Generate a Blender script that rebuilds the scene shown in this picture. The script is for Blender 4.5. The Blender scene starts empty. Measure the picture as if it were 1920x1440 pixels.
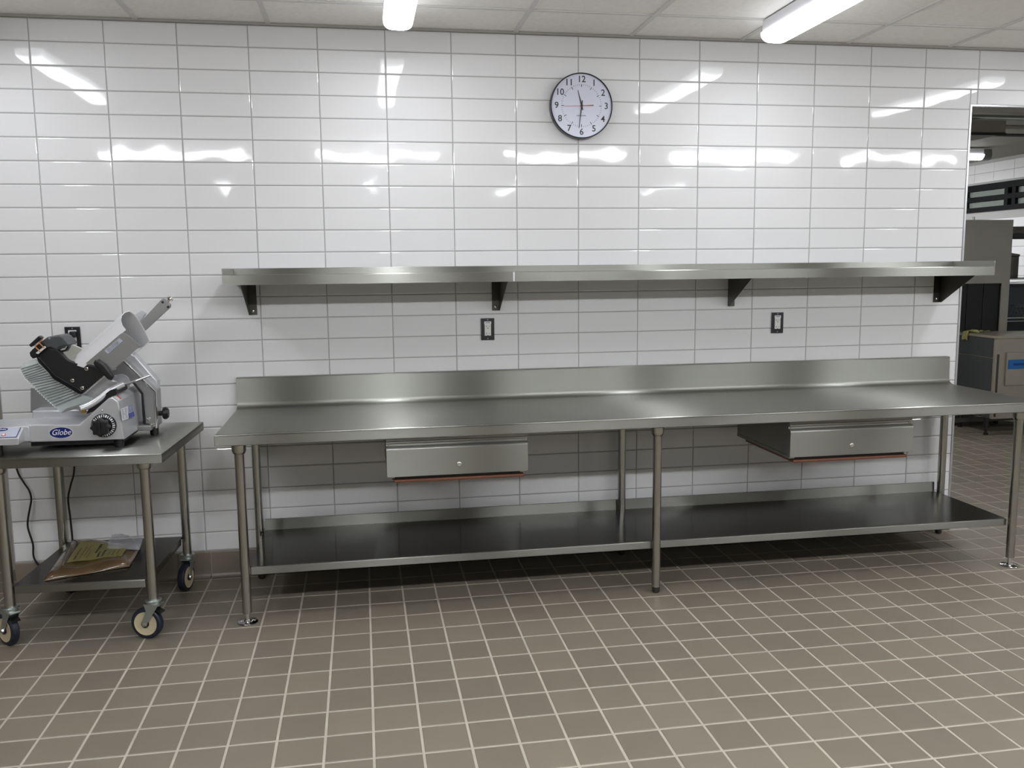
import bpy, bmesh, math, random
from mathutils import Vector, Matrix

random.seed(7)
C = bpy.context.scene.collection
SC = bpy.context.scene

# ------------------------------------------------------------------ camera
CAM_R = Vector((0.98566707, -0.16837461, -0.01050829))
CAM_U = Vector((0.03234875, 0.12750211, 0.99131063))
CAM_F = Vector((0.16557171, 0.97744217, -0.13112134))
CAM_P = Vector((1.4791785, -4.54542, 1.555326))
FOCAL = 1645.97
cam = bpy.data.cameras.new('camera')
cam.sensor_width = 36.0
cam.lens = FOCAL / 1920.0 * 36.0
cam.clip_start = 0.05
camo = bpy.data.objects.new('camera', cam)
C.objects.link(camo)
m = Matrix((( CAM_R.x, CAM_U.x, -CAM_F.x, CAM_P.x),
            ( CAM_R.y, CAM_U.y, -CAM_F.y, CAM_P.y),
            ( CAM_R.z, CAM_U.z, -CAM_F.z, CAM_P.z), (0, 0, 0, 1)))
camo.matrix_world = m
SC.camera = camo
# ------------------------------------------------------------------ world, view
w = bpy.data.worlds.new('world'); SC.world = w; w.use_nodes = True
w.node_tree.nodes['Background'].inputs[0].default_value = (0.9, 0.95, 1.0, 1)
w.node_tree.nodes['Background'].inputs[1].default_value = 0.02
SC.view_settings.view_transform = 'Standard'
SC.view_settings.look = 'None'
SC.view_settings.gamma = 1
SC.view_settings.use_curve_mapping = False
SC.view_settings.exposure = 2.23
SC.cycles.use_denoising = True
SC.cycles.max_bounces = 10
SC.cycles.diffuse_bounces = 5
SC.cycles.glossy_bounces = 5
SC.cycles.sample_clamp_indirect = 6
NEAR = (0.8, 5.6)      # luminance of the lamp lenses near the wall: flanks, lens facing down
FAR = (6.4, 16.5)      # the same for the brighter lamps over the camera and the kitchen fill lamps

# ------------------------------------------------------------------ materials
def lin(c):
    return tuple(((v / 255.0) / 12.92 if v / 255.0 <= 0.04045 else ((v / 255.0 + 0.055) / 1.055) ** 2.4) for v in c) + (1,)

def mat(name, rgb, rough=0.5, metal=0.0, spec=0.5, **kw):
    mt = bpy.data.materials.new(name); mt.use_nodes = True
    nt = mt.node_tree; b = nt.nodes['Principled BSDF']
    b.inputs['Base Color'].default_value = lin(rgb)
    b.inputs['Roughness'].default_value = rough
    b.inputs['Metallic'].default_value = metal
    b.inputs['Specular IOR Level'].default_value = spec
    if kw.get('coat'): b.inputs['Coat Weight'].default_value = kw['coat']
    if kw.get('trans'): b.inputs['Transmission Weight'].default_value = kw['trans']
    if kw.get('alpha'): b.inputs['Alpha'].default_value = kw['alpha']
    ns = kw.get('noise')
    if ns:                                     # (scale, amount) of a soft brightness mottling, object space
        tc = nt.nodes.new('ShaderNodeTexCoord'); n = nt.nodes.new('ShaderNodeTexNoise')
        mp = nt.nodes.new('ShaderNodeMapping'); mp.inputs['Scale'].default_value = kw.get('stretch', (1, 1, 1))
        n.inputs['Scale'].default_value = ns[0]; n.inputs['Detail'].default_value = 5
        mx = nt.nodes.new('ShaderNodeMix'); mx.data_type = 'RGBA'; mx.blend_type = 'MULTIPLY'
        cr = nt.nodes.new('ShaderNodeMapRange')
        cr.inputs['From Min'].default_value = 0.3; cr.inputs['From Max'].default_value = 0.7
        cr.inputs['To Min'].default_value = 1 - ns[1]; cr.inputs['To Max'].default_value = 1 + ns[1] * 0.5
        nt.links.new(tc.outputs['Object'], mp.inputs[0]); nt.links.new(mp.outputs[0], n.inputs['Vector'])
        nt.links.new(n.outputs['Fac'], cr.inputs['Value'])
        mx.inputs[0].default_value = 1; mx.inputs[6].default_value = lin(rgb)
        nt.links.new(cr.outputs[0], mx.inputs[7]); nt.links.new(mx.outputs[2], b.inputs['Base Color'])
    bp = kw.get('bump')
    if bp:                                     # (scale, strength, distance)
        tc = nt.nodes.new('ShaderNodeTexCoord'); n = nt.nodes.new('ShaderNodeTexNoise')
        mp = nt.nodes.new('ShaderNodeMapping'); mp.inputs['Scale'].default_value = kw.get('bstretch', (1, 1, 1))
        n.inputs['Scale'].default_value = bp[0]; n.inputs['Detail'].default_value = kw.get('bdetail', 2)
        bu = nt.nodes.new('ShaderNodeBump'); bu.inputs['Strength'].default_value = bp[1]; bu.inputs['Distance'].default_value = bp[2]
        nt.links.new(tc.outputs[kw.get('bspace', 'Object')], mp.inputs[0]); nt.links.new(mp.outputs[0], n.inputs['Vector'])
        nt.links.new(n.outputs['Fac'], bu.inputs['Height']); nt.links.new(bu.outputs[0], b.inputs['Normal'])
    return mt

def steel(name, rgb, rough, axis=(1, 0, 0), aniso=0.99, streak=0.012):
    """brushed stainless steel, the grain running along axis"""
    mt = mat(name, rgb, rough, 1.0)
    nt = mt.node_tree; b = nt.nodes['Principled BSDF']
    b.inputs['Anisotropic'].default_value = aniso
    b.inputs['Anisotropic Rotation'].default_value = 0.25
    vt = nt.nodes.new('ShaderNodeVectorTransform'); vt.vector_type = 'VECTOR'; vt.convert_from = 'OBJECT'; vt.convert_to = 'WORLD'
    vt.inputs[0].default_value = axis
    nt.links.new(vt.outputs[0], b.inputs['Tangent'])
    tc = nt.nodes.new('ShaderNodeTexCoord'); mp = nt.nodes.new('ShaderNodeMapping'); n = nt.nodes.new('ShaderNodeTexNoise')
    mp.inputs['Scale'].default_value = tuple(1.5 if a else 420 for a in axis)
    n.inputs['Scale'].default_value = 1.0; n.inputs['Detail'].default_value = 4
    nt.links.new(tc.outputs['Object'], mp.inputs[0]); nt.links.new(mp.outputs[0], n.inputs['Vector'])
    cr = nt.nodes.new('ShaderNodeMapRange'); cr.inputs['To Min'].default_value = rough - streak * 0.5; cr.inputs['To Max'].default_value = rough + streak * 0.5
    nt.links.new(n.outputs['Fac'], cr.inputs['Value']); nt.links.new(cr.outputs[0], b.inputs['Roughness'])
    n2 = nt.nodes.new('ShaderNodeTexNoise'); n2.inputs['Scale'].default_value = 2.3; n2.inputs['Detail'].default_value = 3
    nt.links.new(tc.outputs['Object'], n2.inputs['Vector'])
    mx = nt.nodes.new('ShaderNodeMix'); mx.data_type = 'RGBA'
    l = lin(rgb); mx.inputs[6].default_value = tuple(v * 0.93 for v in l[:3]) + (1,); mx.inputs[7].default_value = tuple(v * 1.04 for v in l[:3]) + (1,)
    nt.links.new(n2.outputs['Fac'], mx.inputs[0]); nt.links.new(mx.outputs[2], b.inputs['Base Color'])
    return mt

def tile_material(name, rgb_a, rgb_b, rough, bump):
    """fired tile: every piece has its own shade (object random plus island random), fine speckle"""
    mt = mat(name, rgb_a, rough)
    nt = mt.node_tree; b = nt.nodes['Principled BSDF']
    oi = nt.nodes.new('ShaderNodeObjectInfo'); ge = nt.nodes.new('ShaderNodeNewGeometry')
    ad = nt.nodes.new('ShaderNodeMath'); ad.operation = 'ADD'; fr = nt.nodes.new('ShaderNodeMath'); fr.operation = 'FRACT'
    nt.links.new(oi.outputs['Random'], ad.inputs[0]); nt.links.new(ge.outputs['Random Per Island'], ad.inputs[1])
    nt.links.new(ad.outputs[0], fr.inputs[0])
    n = nt.nodes.new('ShaderNodeTexNoise'); n.inputs['Scale'].default_value = 9; n.inputs['Detail'].default_value = 6
    nt.links.new(ge.outputs['Position'], n.inputs['Vector'])
    m1 = nt.nodes.new('ShaderNodeMath'); m1.operation = 'MULTIPLY_ADD'; m1.inputs[1].default_value = 0.6
    nt.links.new(fr.outputs[0], m1.inputs[0])
    m2 = nt.nodes.new('ShaderNodeMath'); m2.operation = 'MULTIPLY'; m2.inputs[1].default_value = 0.4
    nt.links.new(n.outputs['Fac'], m2.inputs[0]); nt.links.new(m2.outputs[0], m1.inputs[2])
    mx = nt.nodes.new('ShaderNodeMix'); mx.data_type = 'RGBA'
    mx.inputs[6].default_value = lin(rgb_a); mx.inputs[7].default_value = lin(rgb_b)
    nt.links.new(m1.outputs[0], mx.inputs[0]); nt.links.new(mx.outputs[2], b.inputs['Base Color'])
    if bump:
        n3 = nt.nodes.new('ShaderNodeTexNoise'); n3.inputs['Scale'].default_value = bump[0]; n3.inputs['Detail'].default_value = bump[3]
        bu = nt.nodes.new('ShaderNodeBump'); bu.inputs['Strength'].default_value = bump[1]; bu.inputs['Distance'].default_value = bump[2]
        nt.links.new(ge.outputs['Position'], n3.inputs['Vector'])
        nt.links.new(n3.outputs['Fac'], bu.inputs['Height']); nt.links.new(bu.outputs[0], b.inputs['Normal'])
    return mt

def emit(name, rgb, k):
    mt = bpy.data.materials.new(name); mt.use_nodes = True; nt = mt.node_tree
    b = nt.nodes['Principled BSDF']
    b.inputs['Base Color'].default_value = (0.8, 0.8, 0.8, 1)
    b.inputs['Emission Color'].default_value = rgb + (1,)
    ge = nt.nodes.new('ShaderNodeNewGeometry'); sx = nt.nodes.new('ShaderNodeSeparateXYZ')
    m1 = nt.nodes.new('ShaderNodeMath'); m1.operation = 'MULTIPLY'; m1.inputs[1].default_value = -1; m1.use_clamp = True
    m2 = nt.nodes.new('ShaderNodeMath'); m2.operation = 'POWER'; m2.inputs[1].default_value = 2.0
    m3 = nt.nodes.new('ShaderNodeMath'); m3.operation = 'MULTIPLY_ADD'; m3.inputs[1].default_value = k[1]; m3.inputs[2].default_value = k[0]
    nt.links.new(ge.outputs['Normal'], sx.inputs[0]); nt.links.new(sx.outputs[2], m1.inputs[0])
    nt.links.new(m1.outputs[0], m2.inputs[0]); nt.links.new(m2.outputs[0], m3.inputs[0]); nt.links.new(m3.outputs[0], b.inputs['Emission Strength'])
    return mt

M = dict(
    wall_tile=tile_material('glazed_white_tile', (213, 213, 214), (217, 217, 218), 0.045, (5.0, 0.5, 0.0032, 1)),
    floor_tile=tile_material('quarry_tile', (113, 107, 95), (131, 122, 108), 0.42, (60, 0.25, 0.001, 3)),
    base_tile=tile_material('cove_base_tile', (112, 103, 94), (128, 118, 107), 0.4, None),
    wall_grout=mat('wall_grout', (158, 158, 157), 0.9),
    floor_grout=mat('floor_grout', (178, 172, 158), 0.85, noise=(6, 0.12)),
    ceiling_tile=mat('ceiling_panel', (238, 236, 232), 0.8, noise=(40, 0.05), bump=(220, 0.2, 0.001)),
    tbar=mat('ceiling_grid', (208, 207, 204), 0.5),
    angle=mat('shadowed_wall_angle', (150, 148, 142), 0.5),  # grey carries the shadow line where the ceiling meets the wall
    paint=mat('painted_wall', (168, 162, 152), 0.6, noise=(3, 0.04)),
    paint_brown=mat('brownish_wall', (76, 71, 64), 0.6, noise=(2, 0.1)),
    paint_dark=mat('dark_painted_wall', (70, 66, 60), 0.6),
    trim=mat('tile_edge_trim', (208, 208, 210), 0.28, 1.0),
    steel=steel('brushed_steel', (150, 150, 145), 0.31),
    steel_y=steel('brushed_steel_cross_grain', (160, 160, 156), 0.33, (0, 1, 0)),
    steel_shaded=steel('brushed_steel_shaded', (100, 99, 95), 0.2),  # darker copy of the steel, stands in for its dim reflections
    steel_tube=steel('steel_tube', (172, 171, 164), 0.25, (0, 0, 1), 0.5),
    steel_plain=mat('machine_steel', (150, 148, 142), 0.35, 1.0, noise=(3, 0.1)),
    machine_light=mat('pale_machine_steel', (172, 166, 152), 0.34, 0.55, noise=(3, 0.08)),
    machine_dark=mat('grey_machine_steel', (158, 155, 146), 0.4, 0.5, noise=(2, 0.08)),
    steel_dark=mat('dark_steel', (92, 91, 87), 0.4, 1.0),
    cast=mat('cast_aluminium', (196, 197, 201), 0.36, 0.5, noise=(8, 0.06)),
    cast_dark=mat('anodised_grey_plate', (150, 150, 150), 0.38, 0.6),
    chrome=mat('polished_metal', (214, 213, 212), 0.1, 1.0),
    zinc=mat('zinc_plated', (176, 184, 182), 0.35, 0.9),
    white_metal=mat('satin_white_metal', (232, 232, 236), 0.3, 0.35),
    black=mat('black_plastic', (14, 15, 17), 0.42),
    black_gloss=mat('black_gloss_plastic', (16, 17, 20), 0.25),
    dark_grey=mat('dark_grey_plastic', (62, 66, 69), 0.45),
    rubber=mat('dark_blue_rubber', (24, 28, 44), 0.5),
    rim=mat('cream_wheel_core', (190, 178, 148), 0.5),
    rib=mat('guard_rib', (132, 142, 142), 0.2, 0.3),
    light_metal=mat('pale_painted_metal', (206, 206, 198), 0.4, 0.1),
    dark_chrome=mat('mirror_inside', (150, 146, 140), 0.08, 1.0),
    clear=mat('clear_ribbed_plastic', (214, 222, 222), 0.12, 0.0, 0.5, alpha=0.42),
    bag=mat('thin_clear_plastic', (190, 192, 200), 0.12, alpha=0.42),
    kraft=mat('kraft_paper_in_plastic', (100, 80, 58), 0.22, noise=(9, 0.25), bump=(14, 0.35, 0.006), coat=0.6),
    yellow=mat('yellow_paper', (196, 190, 128), 0.5, noise=(14, 0.08)),
    ink=mat('black_ink', (42, 40, 34), 0.6),
    copper=mat('copper_wire', (206, 140, 96), 0.35, 0.7),
    brass=mat('brass', (196, 168, 84), 0.3, 1.0),
    navy=mat('navy_enamel', (28, 38, 104), 0.25),
    blue=mat('blue_plastic', (22, 104, 178), 0.4),
    label_white=mat('white_label', (216, 218, 220), 0.4),
    label_grey=mat('grey_label', (170, 175, 190), 0.4),
    label_blue=mat('blue_label', (48, 68, 158), 0.4),
    red=mat('red_print', (196, 76, 64), 0.4),
    green=mat('green_print', (62, 132, 98), 0.4),
    device=mat('white_receptacle', (214, 214, 212), 0.35),
    plate=mat('outlet_plate_steel', (84, 84, 88), 0.3, 1.0),
    clock_face=mat('clock_dial', (196, 198, 214), 0.22, spec=0.6),
    clock_rim=mat('clock_rim', (24, 26, 34), 0.22),
    print_grey=mat('grey_print', (120, 122, 136), 0.5),
    board=mat('reddish_brown_board', (112, 66, 46), 0.5, noise=(5, 0.12)),
    housing=mat('white_lamp_housing', (222, 222, 226), 0.4),
    lamp=emit('lamp_diffuser', (0.96, 0.985, 1.03), NEAR),
    lamp_far=emit('bright_lamp_diffuser', (0.965, 0.985, 1.01), FAR),
    cap=mat('grey_end_cap', (122, 122, 120), 0.5),
    vent=mat('dark_duct', (70, 70, 70), 0.5),
    soffit=mat('grey_soffit', (140, 138, 130), 0.7),
    frame=mat('black_frame', (14, 15, 18), 0.75, spec=0.2),
    pane=mat('window_pane', (140, 148, 142), 0.12, 0.0, 0.8, alpha=0.55),
    blue_shade=mat('shaded_blue_plastic', (12, 66, 128), 0.5),
    dark_paint=mat('dark_enamel', (38, 38, 37), 0.5),
    curtain=mat('black_curtain', (14, 17, 18), 0.55),
)

# ------------------------------------------------------------------ builders
ORG = {}
def mesh_obj(name, me, parent=None, mt=None):
    o = bpy.data.objects.new(name, me); C.objects.link(o)
    if parent is not None:
        o.parent = parent; ORG[o.name] = ORG.get(parent.name, Vector((0, 0, 0)))
    if mt is not None and not me.materials: me.materials.append(mt)
    return o

class MB:
    """collects shapes; build() links them as ONE mesh. Coordinates are world (or the parent's local when local=True)"""
    def __init__(s): s.b = bmesh.new()
    def box(s, x0, x1, y0, y1, z0, z1, bev=0.0, seg=2):
        r = bmesh.ops.create_cube(s.b, size=1)
        vs = r['verts']
        for v in vs:
            v.co = Vector(((x0 + x1) / 2 + v.co.x * (x1 - x0), (y0 + y1) / 2 + v.co.y * (y1 - y0), (z0 + z1) / 2 + v.co.z * (z1 - z0)))
        if bev > 0:
            es = list({e for v in vs for e in v.link_edges})
            bmesh.ops.bevel(s.b, geom=es, offset=bev, segments=seg, profile=0.5, affect='EDGES')
        return s
    def prism(s, pts, lo, hi, axis='y', bev=0.0, seg=2):
        """pts: polygon; axis y -> pts are (x,z), axis x -> (y,z), axis z -> (x,y)"""
        def P(p, t):
            return {'y': (p[0], t, p[1]), 'x': (t, p[0], p[1]), 'z': (p[0], p[1], t)}[axis]
        a = [s.b.verts.new(P(p, lo)) for p in pts]; c = [s.b.verts.new(P(p, hi)) for p in pts]
        fs = [s.b.faces.new(a), s.b.faces.new(c[::-1])]
        n = len(pts)
        for i in range(n):
            fs.append(s.b.faces.new((a[i], c[i], c[(i + 1) % n], a[(i + 1) % n])))
        bmesh.ops.recalc_face_normals(s.b, faces=fs)
        if bev > 0:
            es = list({e for f in fs[:2] for e in f.edges})
            bmesh.ops.bevel(s.b, geom=es, offset=bev, segments=seg, profile=0.5, affect='EDGES')
        return s
    def cyl(s, p, d, r, h, r2=None, n=24, cap=True):
        """cylinder from p along direction d, length h"""
        d = Vector(d).normalized(); p = Vector(p)
        q = Vector((0, 0, 1)).rotation_difference(d).to_matrix().to_4x4()
        bmesh.ops.create_cone(s.b, cap_ends=cap, segments=n, radius1=r, radius2=r if r2 is None else r2, depth=h,
                              matrix=Matrix.Translation(p + d * h / 2) @ q)
        return s
    def lathe(s, p, d, prof, n=32):
        """prof: list of (radius, along d)"""
        d = Vector(d).normalized(); p = Vector(p)
        q = Vector((0, 0, 1)).rotation_difference(d).to_matrix()
        rings = []
        for r, t in prof:
            if r < 1e-6: rings.append([s.b.verts.new(p + d * t)])
            else: rings.append([s.b.verts.new(p + q @ Vector((r * math.cos(a), r * math.sin(a), t))) for a in [2 * math.pi * i / n for i in range(n)]])
        for A, B in zip(rings, rings[1:]):
            for i in range(n):
                j = (i + 1) % n
                if len(A) == 1 and len(B) == 1: continue
                if len(A) == 1: s.b.faces.new((A[0], B[i], B[j]))
                elif len(B) == 1: s.b.faces.new((A[i], A[j], B[0]))
                else: s.b.faces.new((A[i], A[j], B[j], B[i]))
        return s
    def tube(s, pts, r, n=10, smooth=6):
        pts = [Vector(p) for p in pts]
        if smooth and len(pts) > 2:
            q = []
            for i in range(len(pts) - 1):
                p0 = pts[max(i - 1, 0)]; p1 = pts[i]; p2 = pts[i + 1]; p3 = pts[min(i + 2, len(pts) - 1)]
                for k in range(smooth):
                    t = k / smooth
                    q.append(0.5 * ((2 * p1) + (p2 - p0) * t + (2 * p0 - 5 * p1 + 4 * p2 - p3) * t * t + (3 * p1 - p0 - 3 * p2 + p3) * t ** 3))
            q.append(pts[-1]); pts = q
        up = Vector((0.013, 0.21, 0.97)); prev = None
        for i, p in enumerate(pts):
            d = (pts[min(i + 1, len(pts) - 1)] - pts[max(i - 1, 0)]).normalized()
            u = up - d * up.dot(d)
            if u.length < 1e-4: u = Vector((1, 0, 0)) - d * d.x
            u.normalize(); up = u; v = d.cross(u)
            ring = [s.b.verts.new(p + (u * math.cos(a) + v * math.sin(a)) * r) for a in [2 * math.pi * k / n for k in range(n)]]
            if prev:
                for k in range(n): s.b.faces.new((prev[k], prev[(k + 1) % n], ring[(k + 1) % n], ring[k]))
            else: s.b.faces.new(ring[::-1])
            prev = ring
        s.b.faces.new(prev)
        return s
    def quad(s, a, b, c, d):
        s.b.faces.new([s.b.verts.new(Vector(p)) for p in (a, b, c, d)]); return s
    def build(s, name, mt, parent=None, local=False, smooth=35, kind=None):
        bmesh.ops.recalc_face_normals(s.b, faces=s.b.faces)
        me = bpy.data.meshes.new(name)
        if parent is not None and not local:
            bmesh.ops.translate(s.b, verts=s.b.verts, vec=-ORG.get(parent.name, Vector((0, 0, 0))))
        s.b.to_mesh(me); s.b.free()
        if smooth:
            for p in me.polygons: p.use_smooth = True
            me.set_sharp_from_angle(angle=math.radians(smooth))
        o = mesh_obj(name, me, parent, M[mt] if isinstance(mt, str) else mt)
        if smooth and smooth < 50:
            wn = o.modifiers.new('weighted_normal', 'WEIGHTED_NORMAL'); wn.keep_sharp = True; wn.weight = 90
        if kind: o['kind'] = kind
        return o

def thing(name, label, cat, loc, rz=0.0, group=None):
    o = bpy.data.objects.new(name, None); C.objects.link(o)
    o.location = loc; o.rotation_euler = (0, 0, rz); o.empty_display_size = 0.1
    o['label'] = label; o['category'] = cat
    if group: o['group'] = group
    ORG[o.name] = Vector(loc)
    return o

def tag(o, label, cat, group=None):
    o['label'] = label; o['category'] = cat
    if group: o['group'] = group
    return o

def dup_tree(o, parent=None, first=True):
    c = o.copy(); C.objects.link(c)
    if parent is not None: c.parent = parent
    for ch in list(o.children): dup_tree(ch, c, False)
    return c

def text_mesh(txt, size, depth=0.0004, shear=0.0, bold=0.0):
    cu = bpy.data.curves.new('txt', 'FONT'); cu.body = txt; cu.size = size; cu.extrude = depth
    cu.align_x = 'CENTER'; cu.align_y = 'CENTER'; cu.shear = shear; cu.resolution_u = 3; cu.offset = bold
    o = bpy.data.objects.new('txt', cu); C.objects.link(o)
    bpy.context.view_layer.update()
    me = bpy.data.meshes.new_from_object(o.evaluated_get(bpy.context.evaluated_depsgraph_get()))
    bpy.data.objects.remove(o); bpy.data.curves.remove(cu)
    me.materials.clear()
    return me

FACE_Y = Matrix(((1, 0, 0, 0), (0, 0, -1, 0), (0, 1, 0, 0), (0, 0, 0, 1)))      # text plane facing -y
def put_text(txt, size, loc, mt, parent, name='lettering', face=FACE_Y, rot=0.0, shear=0.0, sx=1.0, bold=0.0):
    me = text_mesh(txt, size, shear=shear, bold=bold); me.materials.append(M[mt])
    o = mesh_obj(name, me, parent)
    L = Vector(loc) - ORG.get(parent.name, Vector((0, 0, 0)))
    o.matrix_local = Matrix.Translation(L) @ face @ Matrix.Rotation(rot, 4, 'Z') @ Matrix.Diagonal((sx, 1, 1, 1))
    return o

# ================================================================== THE SETTING
TX, TZ, ZR = 0.3264225, 0.1085235, 2.6202195     # wall tile pitch and first joint height
WL, WR = -0.254, 4.861                           # ends of the tiled wall
CEIL = 2.727
HEAD = 2.424                                     # underside of the opening header
BASE_TOP = 0.137

def tile_mesh(name, wdt, hgt, thick, bev, mt):
    """rectangular tile lying in its local xy plane, face up at z=0, pillowed edges"""
    b = bmesh.new()
    rings = []
    for ins, z in ((0, -thick), (0, -bev * 0.9), (bev * 0.45, -bev * 0.28), (bev * 1.3, 0)):
        x, y = wdt / 2 - ins, hgt / 2 - ins
        rings.append([b.verts.new((sx * x, sy * y, z)) for sx, sy in ((-1, -1), (1, -1), (1, 1), (-1, 1))])
    for A, B in zip(rings, rings[1:]):
        for i in range(4): b.faces.new((A[i], A[(i + 1) % 4], B[(i + 1) % 4], B[i]))
    b.faces.new(rings[-1])
    me = bpy.data.meshes.new(name); b.to_mesh(me); b.free(); me.materials.append(M[mt])
    return me

def joined(name, items, mt, parent, kind='stuff'):
    """many tiles as one mesh: items = (mesh, matrix)"""
    b = bmesh.new()
    for me, mx in items:
        n0 = len(b.verts); b.from_mesh(me); b.verts.ensure_lookup_table()
        for v in b.verts[n0:]: v.co = mx @ v.co
    me = bpy.data.meshes.new(name); b.to_mesh(me); b.free(); me.materials.append(M[mt])
    o = mesh_obj(name, me, parent)
    if kind: o['kind'] = kind
    return o

# ---- main tiled wall: backing with grout face, tiles proud of it
wall = MB()
wall.box(WL, WR, 0.0018, 0.16, 0.0, CEIL + 0.2)
wall.box(WR, 8.75, 0.0018, 0.16, HEAD, CEIL + 0.2)
wall = wall.build('wall_back', 'wall_grout', smooth=0); wall['kind'] = 'structure'
GJ = 0.0029
wall_items = []; cache = {}
def wtile(x0, x1, z0, z1):
    key = (round(x1 - x0, 4), round(z1 - z0, 4))
    if key not in cache: cache[key] = tile_mesh('wall_tile', key[0] - GJ, key[1] - GJ, 0.007, 0.0035, 'wall_tile')
    wob = (random.uniform(-1, 1) * 0.0035, random.uniform(-1, 1) * 0.0030)
    mx = Matrix.Translation(((x0 + x1) / 2, random.uniform(-0.0002, 0.0002), (z0 + z1) / 2)) @ FACE_Y @ Matrix.Rotation(wob[0], 4, 'X') @ Matrix.Rotation(wob[1], 4, 'Y')
    wall_items.append((cache[key], mx, ((x0 + x1) / 2, (z0 + z1) / 2)))
rows = [(ZR, CEIL - 0.004)] + [(ZR - TZ * (k + 1), ZR - TZ * k) for k in range(22)] + [(BASE_TOP, ZR - TZ * 22)]
for z0, z1 in rows:
    if z1 - z0 < 0.02: continue
    edges = [WL] + [TX * i for i in range(0, 15)] + [WR - 0.008]
    if z0 > HEAD: edges = [WL] + [TX * i for i in range(0, 27)] + [8.75]
    for a, b_ in zip(edges, edges[1:]): wtile(a, b_, z0, z1)
    if z0 < HEAD < z1 - 0.02:
        ed = [WR - 0.008] + [TX * i for i in range(15, 27)] + [8.75]
        for a, b_ in zip(ed, ed[1:]): wtile(a, b_, HEAD + 0.006, z1)
def rank_wall(it):
    x, z = it[2]
    s = 0
    if x > 5.3: s += 10
    if z < 0.42 and x > 0.9: s += 6
    if z < 0.55 and x > 0.9: s += 3
    if x < -0.1: s += 2
    if 0.56 > z > 0.42: s += 1
    return s + (1 - z / 3) * 0.1
wall_items.sort(key=rank_wall)
for me, mx, _ in wall_items[:300]:
    o = bpy.data.objects.new('wall_tile', me); C.objects.link(o); o.parent = wall; o.matrix_local = mx
joined('tile_remainder', [(me, mx) for me, mx, _ in wall_items[300:]], 'wall_tile', wall)

# edge trims of the tiled wall
t = MB().box(WR - 0.008, WR + 0.004, -0.003, 0.02, 0.0, HEAD + 0.006, 0.0015)
t = t.build('trim_1', 'trim'); t['kind'] = 'structure'
t = MB().box(WR + 0.004, 8.75, -0.003, 0.02, HEAD - 0.004, HEAD + 0.006, 0.0015)
t = t.build('trim_2', 'trim'); t['kind'] = 'structure'
t = MB().box(WL - 0.024, WL + 0.002, -0.004, 0.165, 0.10, CEIL, 0.002)
t = t.build('trim_3', 'trim'); t['kind'] = 'structure'
t = MB().box(-3.0, 8.75, -0.02, 0.0, CEIL - 0.006, CEIL + 0.004)
t = t.build('trim_4', 'angle', smooth=0); t['kind'] = 'structure'

# ---- floor: grout bed with quarry tiles
FX0, FY0, FPX, FPY = 0.83516, -0.709376, 0.15898, 0.165673
floor = MB().box(-3.2, 8.9, -8.6, 8.2, -0.12, -0.0022).build('floor', 'floor_grout', smooth=0)
floor['kind'] = 'structure'
FG = 0.0088
fmesh = tile_mesh('floor_tile', FPX - FG, FPY - FG, 0.012, 0.0022, 'floor_tile')
fitems = []
def in_view(x, y):
    d = Vector((x, y, 0)) - CAM_P; Z = d.dot(CAM_F)
    if Z < 0.4: return None
    px = 960 + FOCAL * d.dot(CAM_R) / Z; py = 720 - FOCAL * d.dot(CAM_U) / Z
    return (px, py, Z) if -40 < px < 1960 and py < 1490 else None
i0, i1 = int((-3.2 - FX0) / FPX), int((8.9 - FX0) / FPX)
j0, j1 = int((-8.5 - FY0) / FPY), int((8.0 - FY0) / FPY)
for j in range(j0, j1):
    for i in range(i0, i1):
        x = FX0 + (i + 0.5) * FPX; y = FY0 + (j + 0.5) * FPY
        if WL - 0.1 < x < WR + 0.04 and -0.0466 < y < 0.24: continue
        mx = Matrix.Translation((x, y, random.uniform(-0.0006, 0.0003))) @ Matrix.Rotation(random.uniform(-1, 1) * 0.002, 4, 'X')
        v = in_view(x, y)
        fitems.append((v[2] if v else 99 + y, mx))
fitems.sort(key=lambda a: a[0])
for d, mx in fitems[:300]:
    o = bpy.data.objects.new('floor_tile', fmesh); C.objects.link(o); o.parent = floor; o.matrix_local = mx
joined('tile_remainder', [(fmesh, mx) for d, mx in fitems[300:]], 'floor_tile', floor)
# narrow cut row against the wall
cut = tile_mesh('floor_tile_cut', FPX - FG, 0.0466 - 0.012 - 0.003, 0.012, 0.002, 'floor_tile')
items = []
for i in range(i0, i1):
    x = FX0 + (i + 0.5) * FPX
    if WL < x < WR: items.append((cut, Matrix.Translation((x, -0.0466 + FG / 2 + 0.0155, -0.0003))))
joined('cut_tile_row', items, 'floor_tile', floor)

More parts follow.
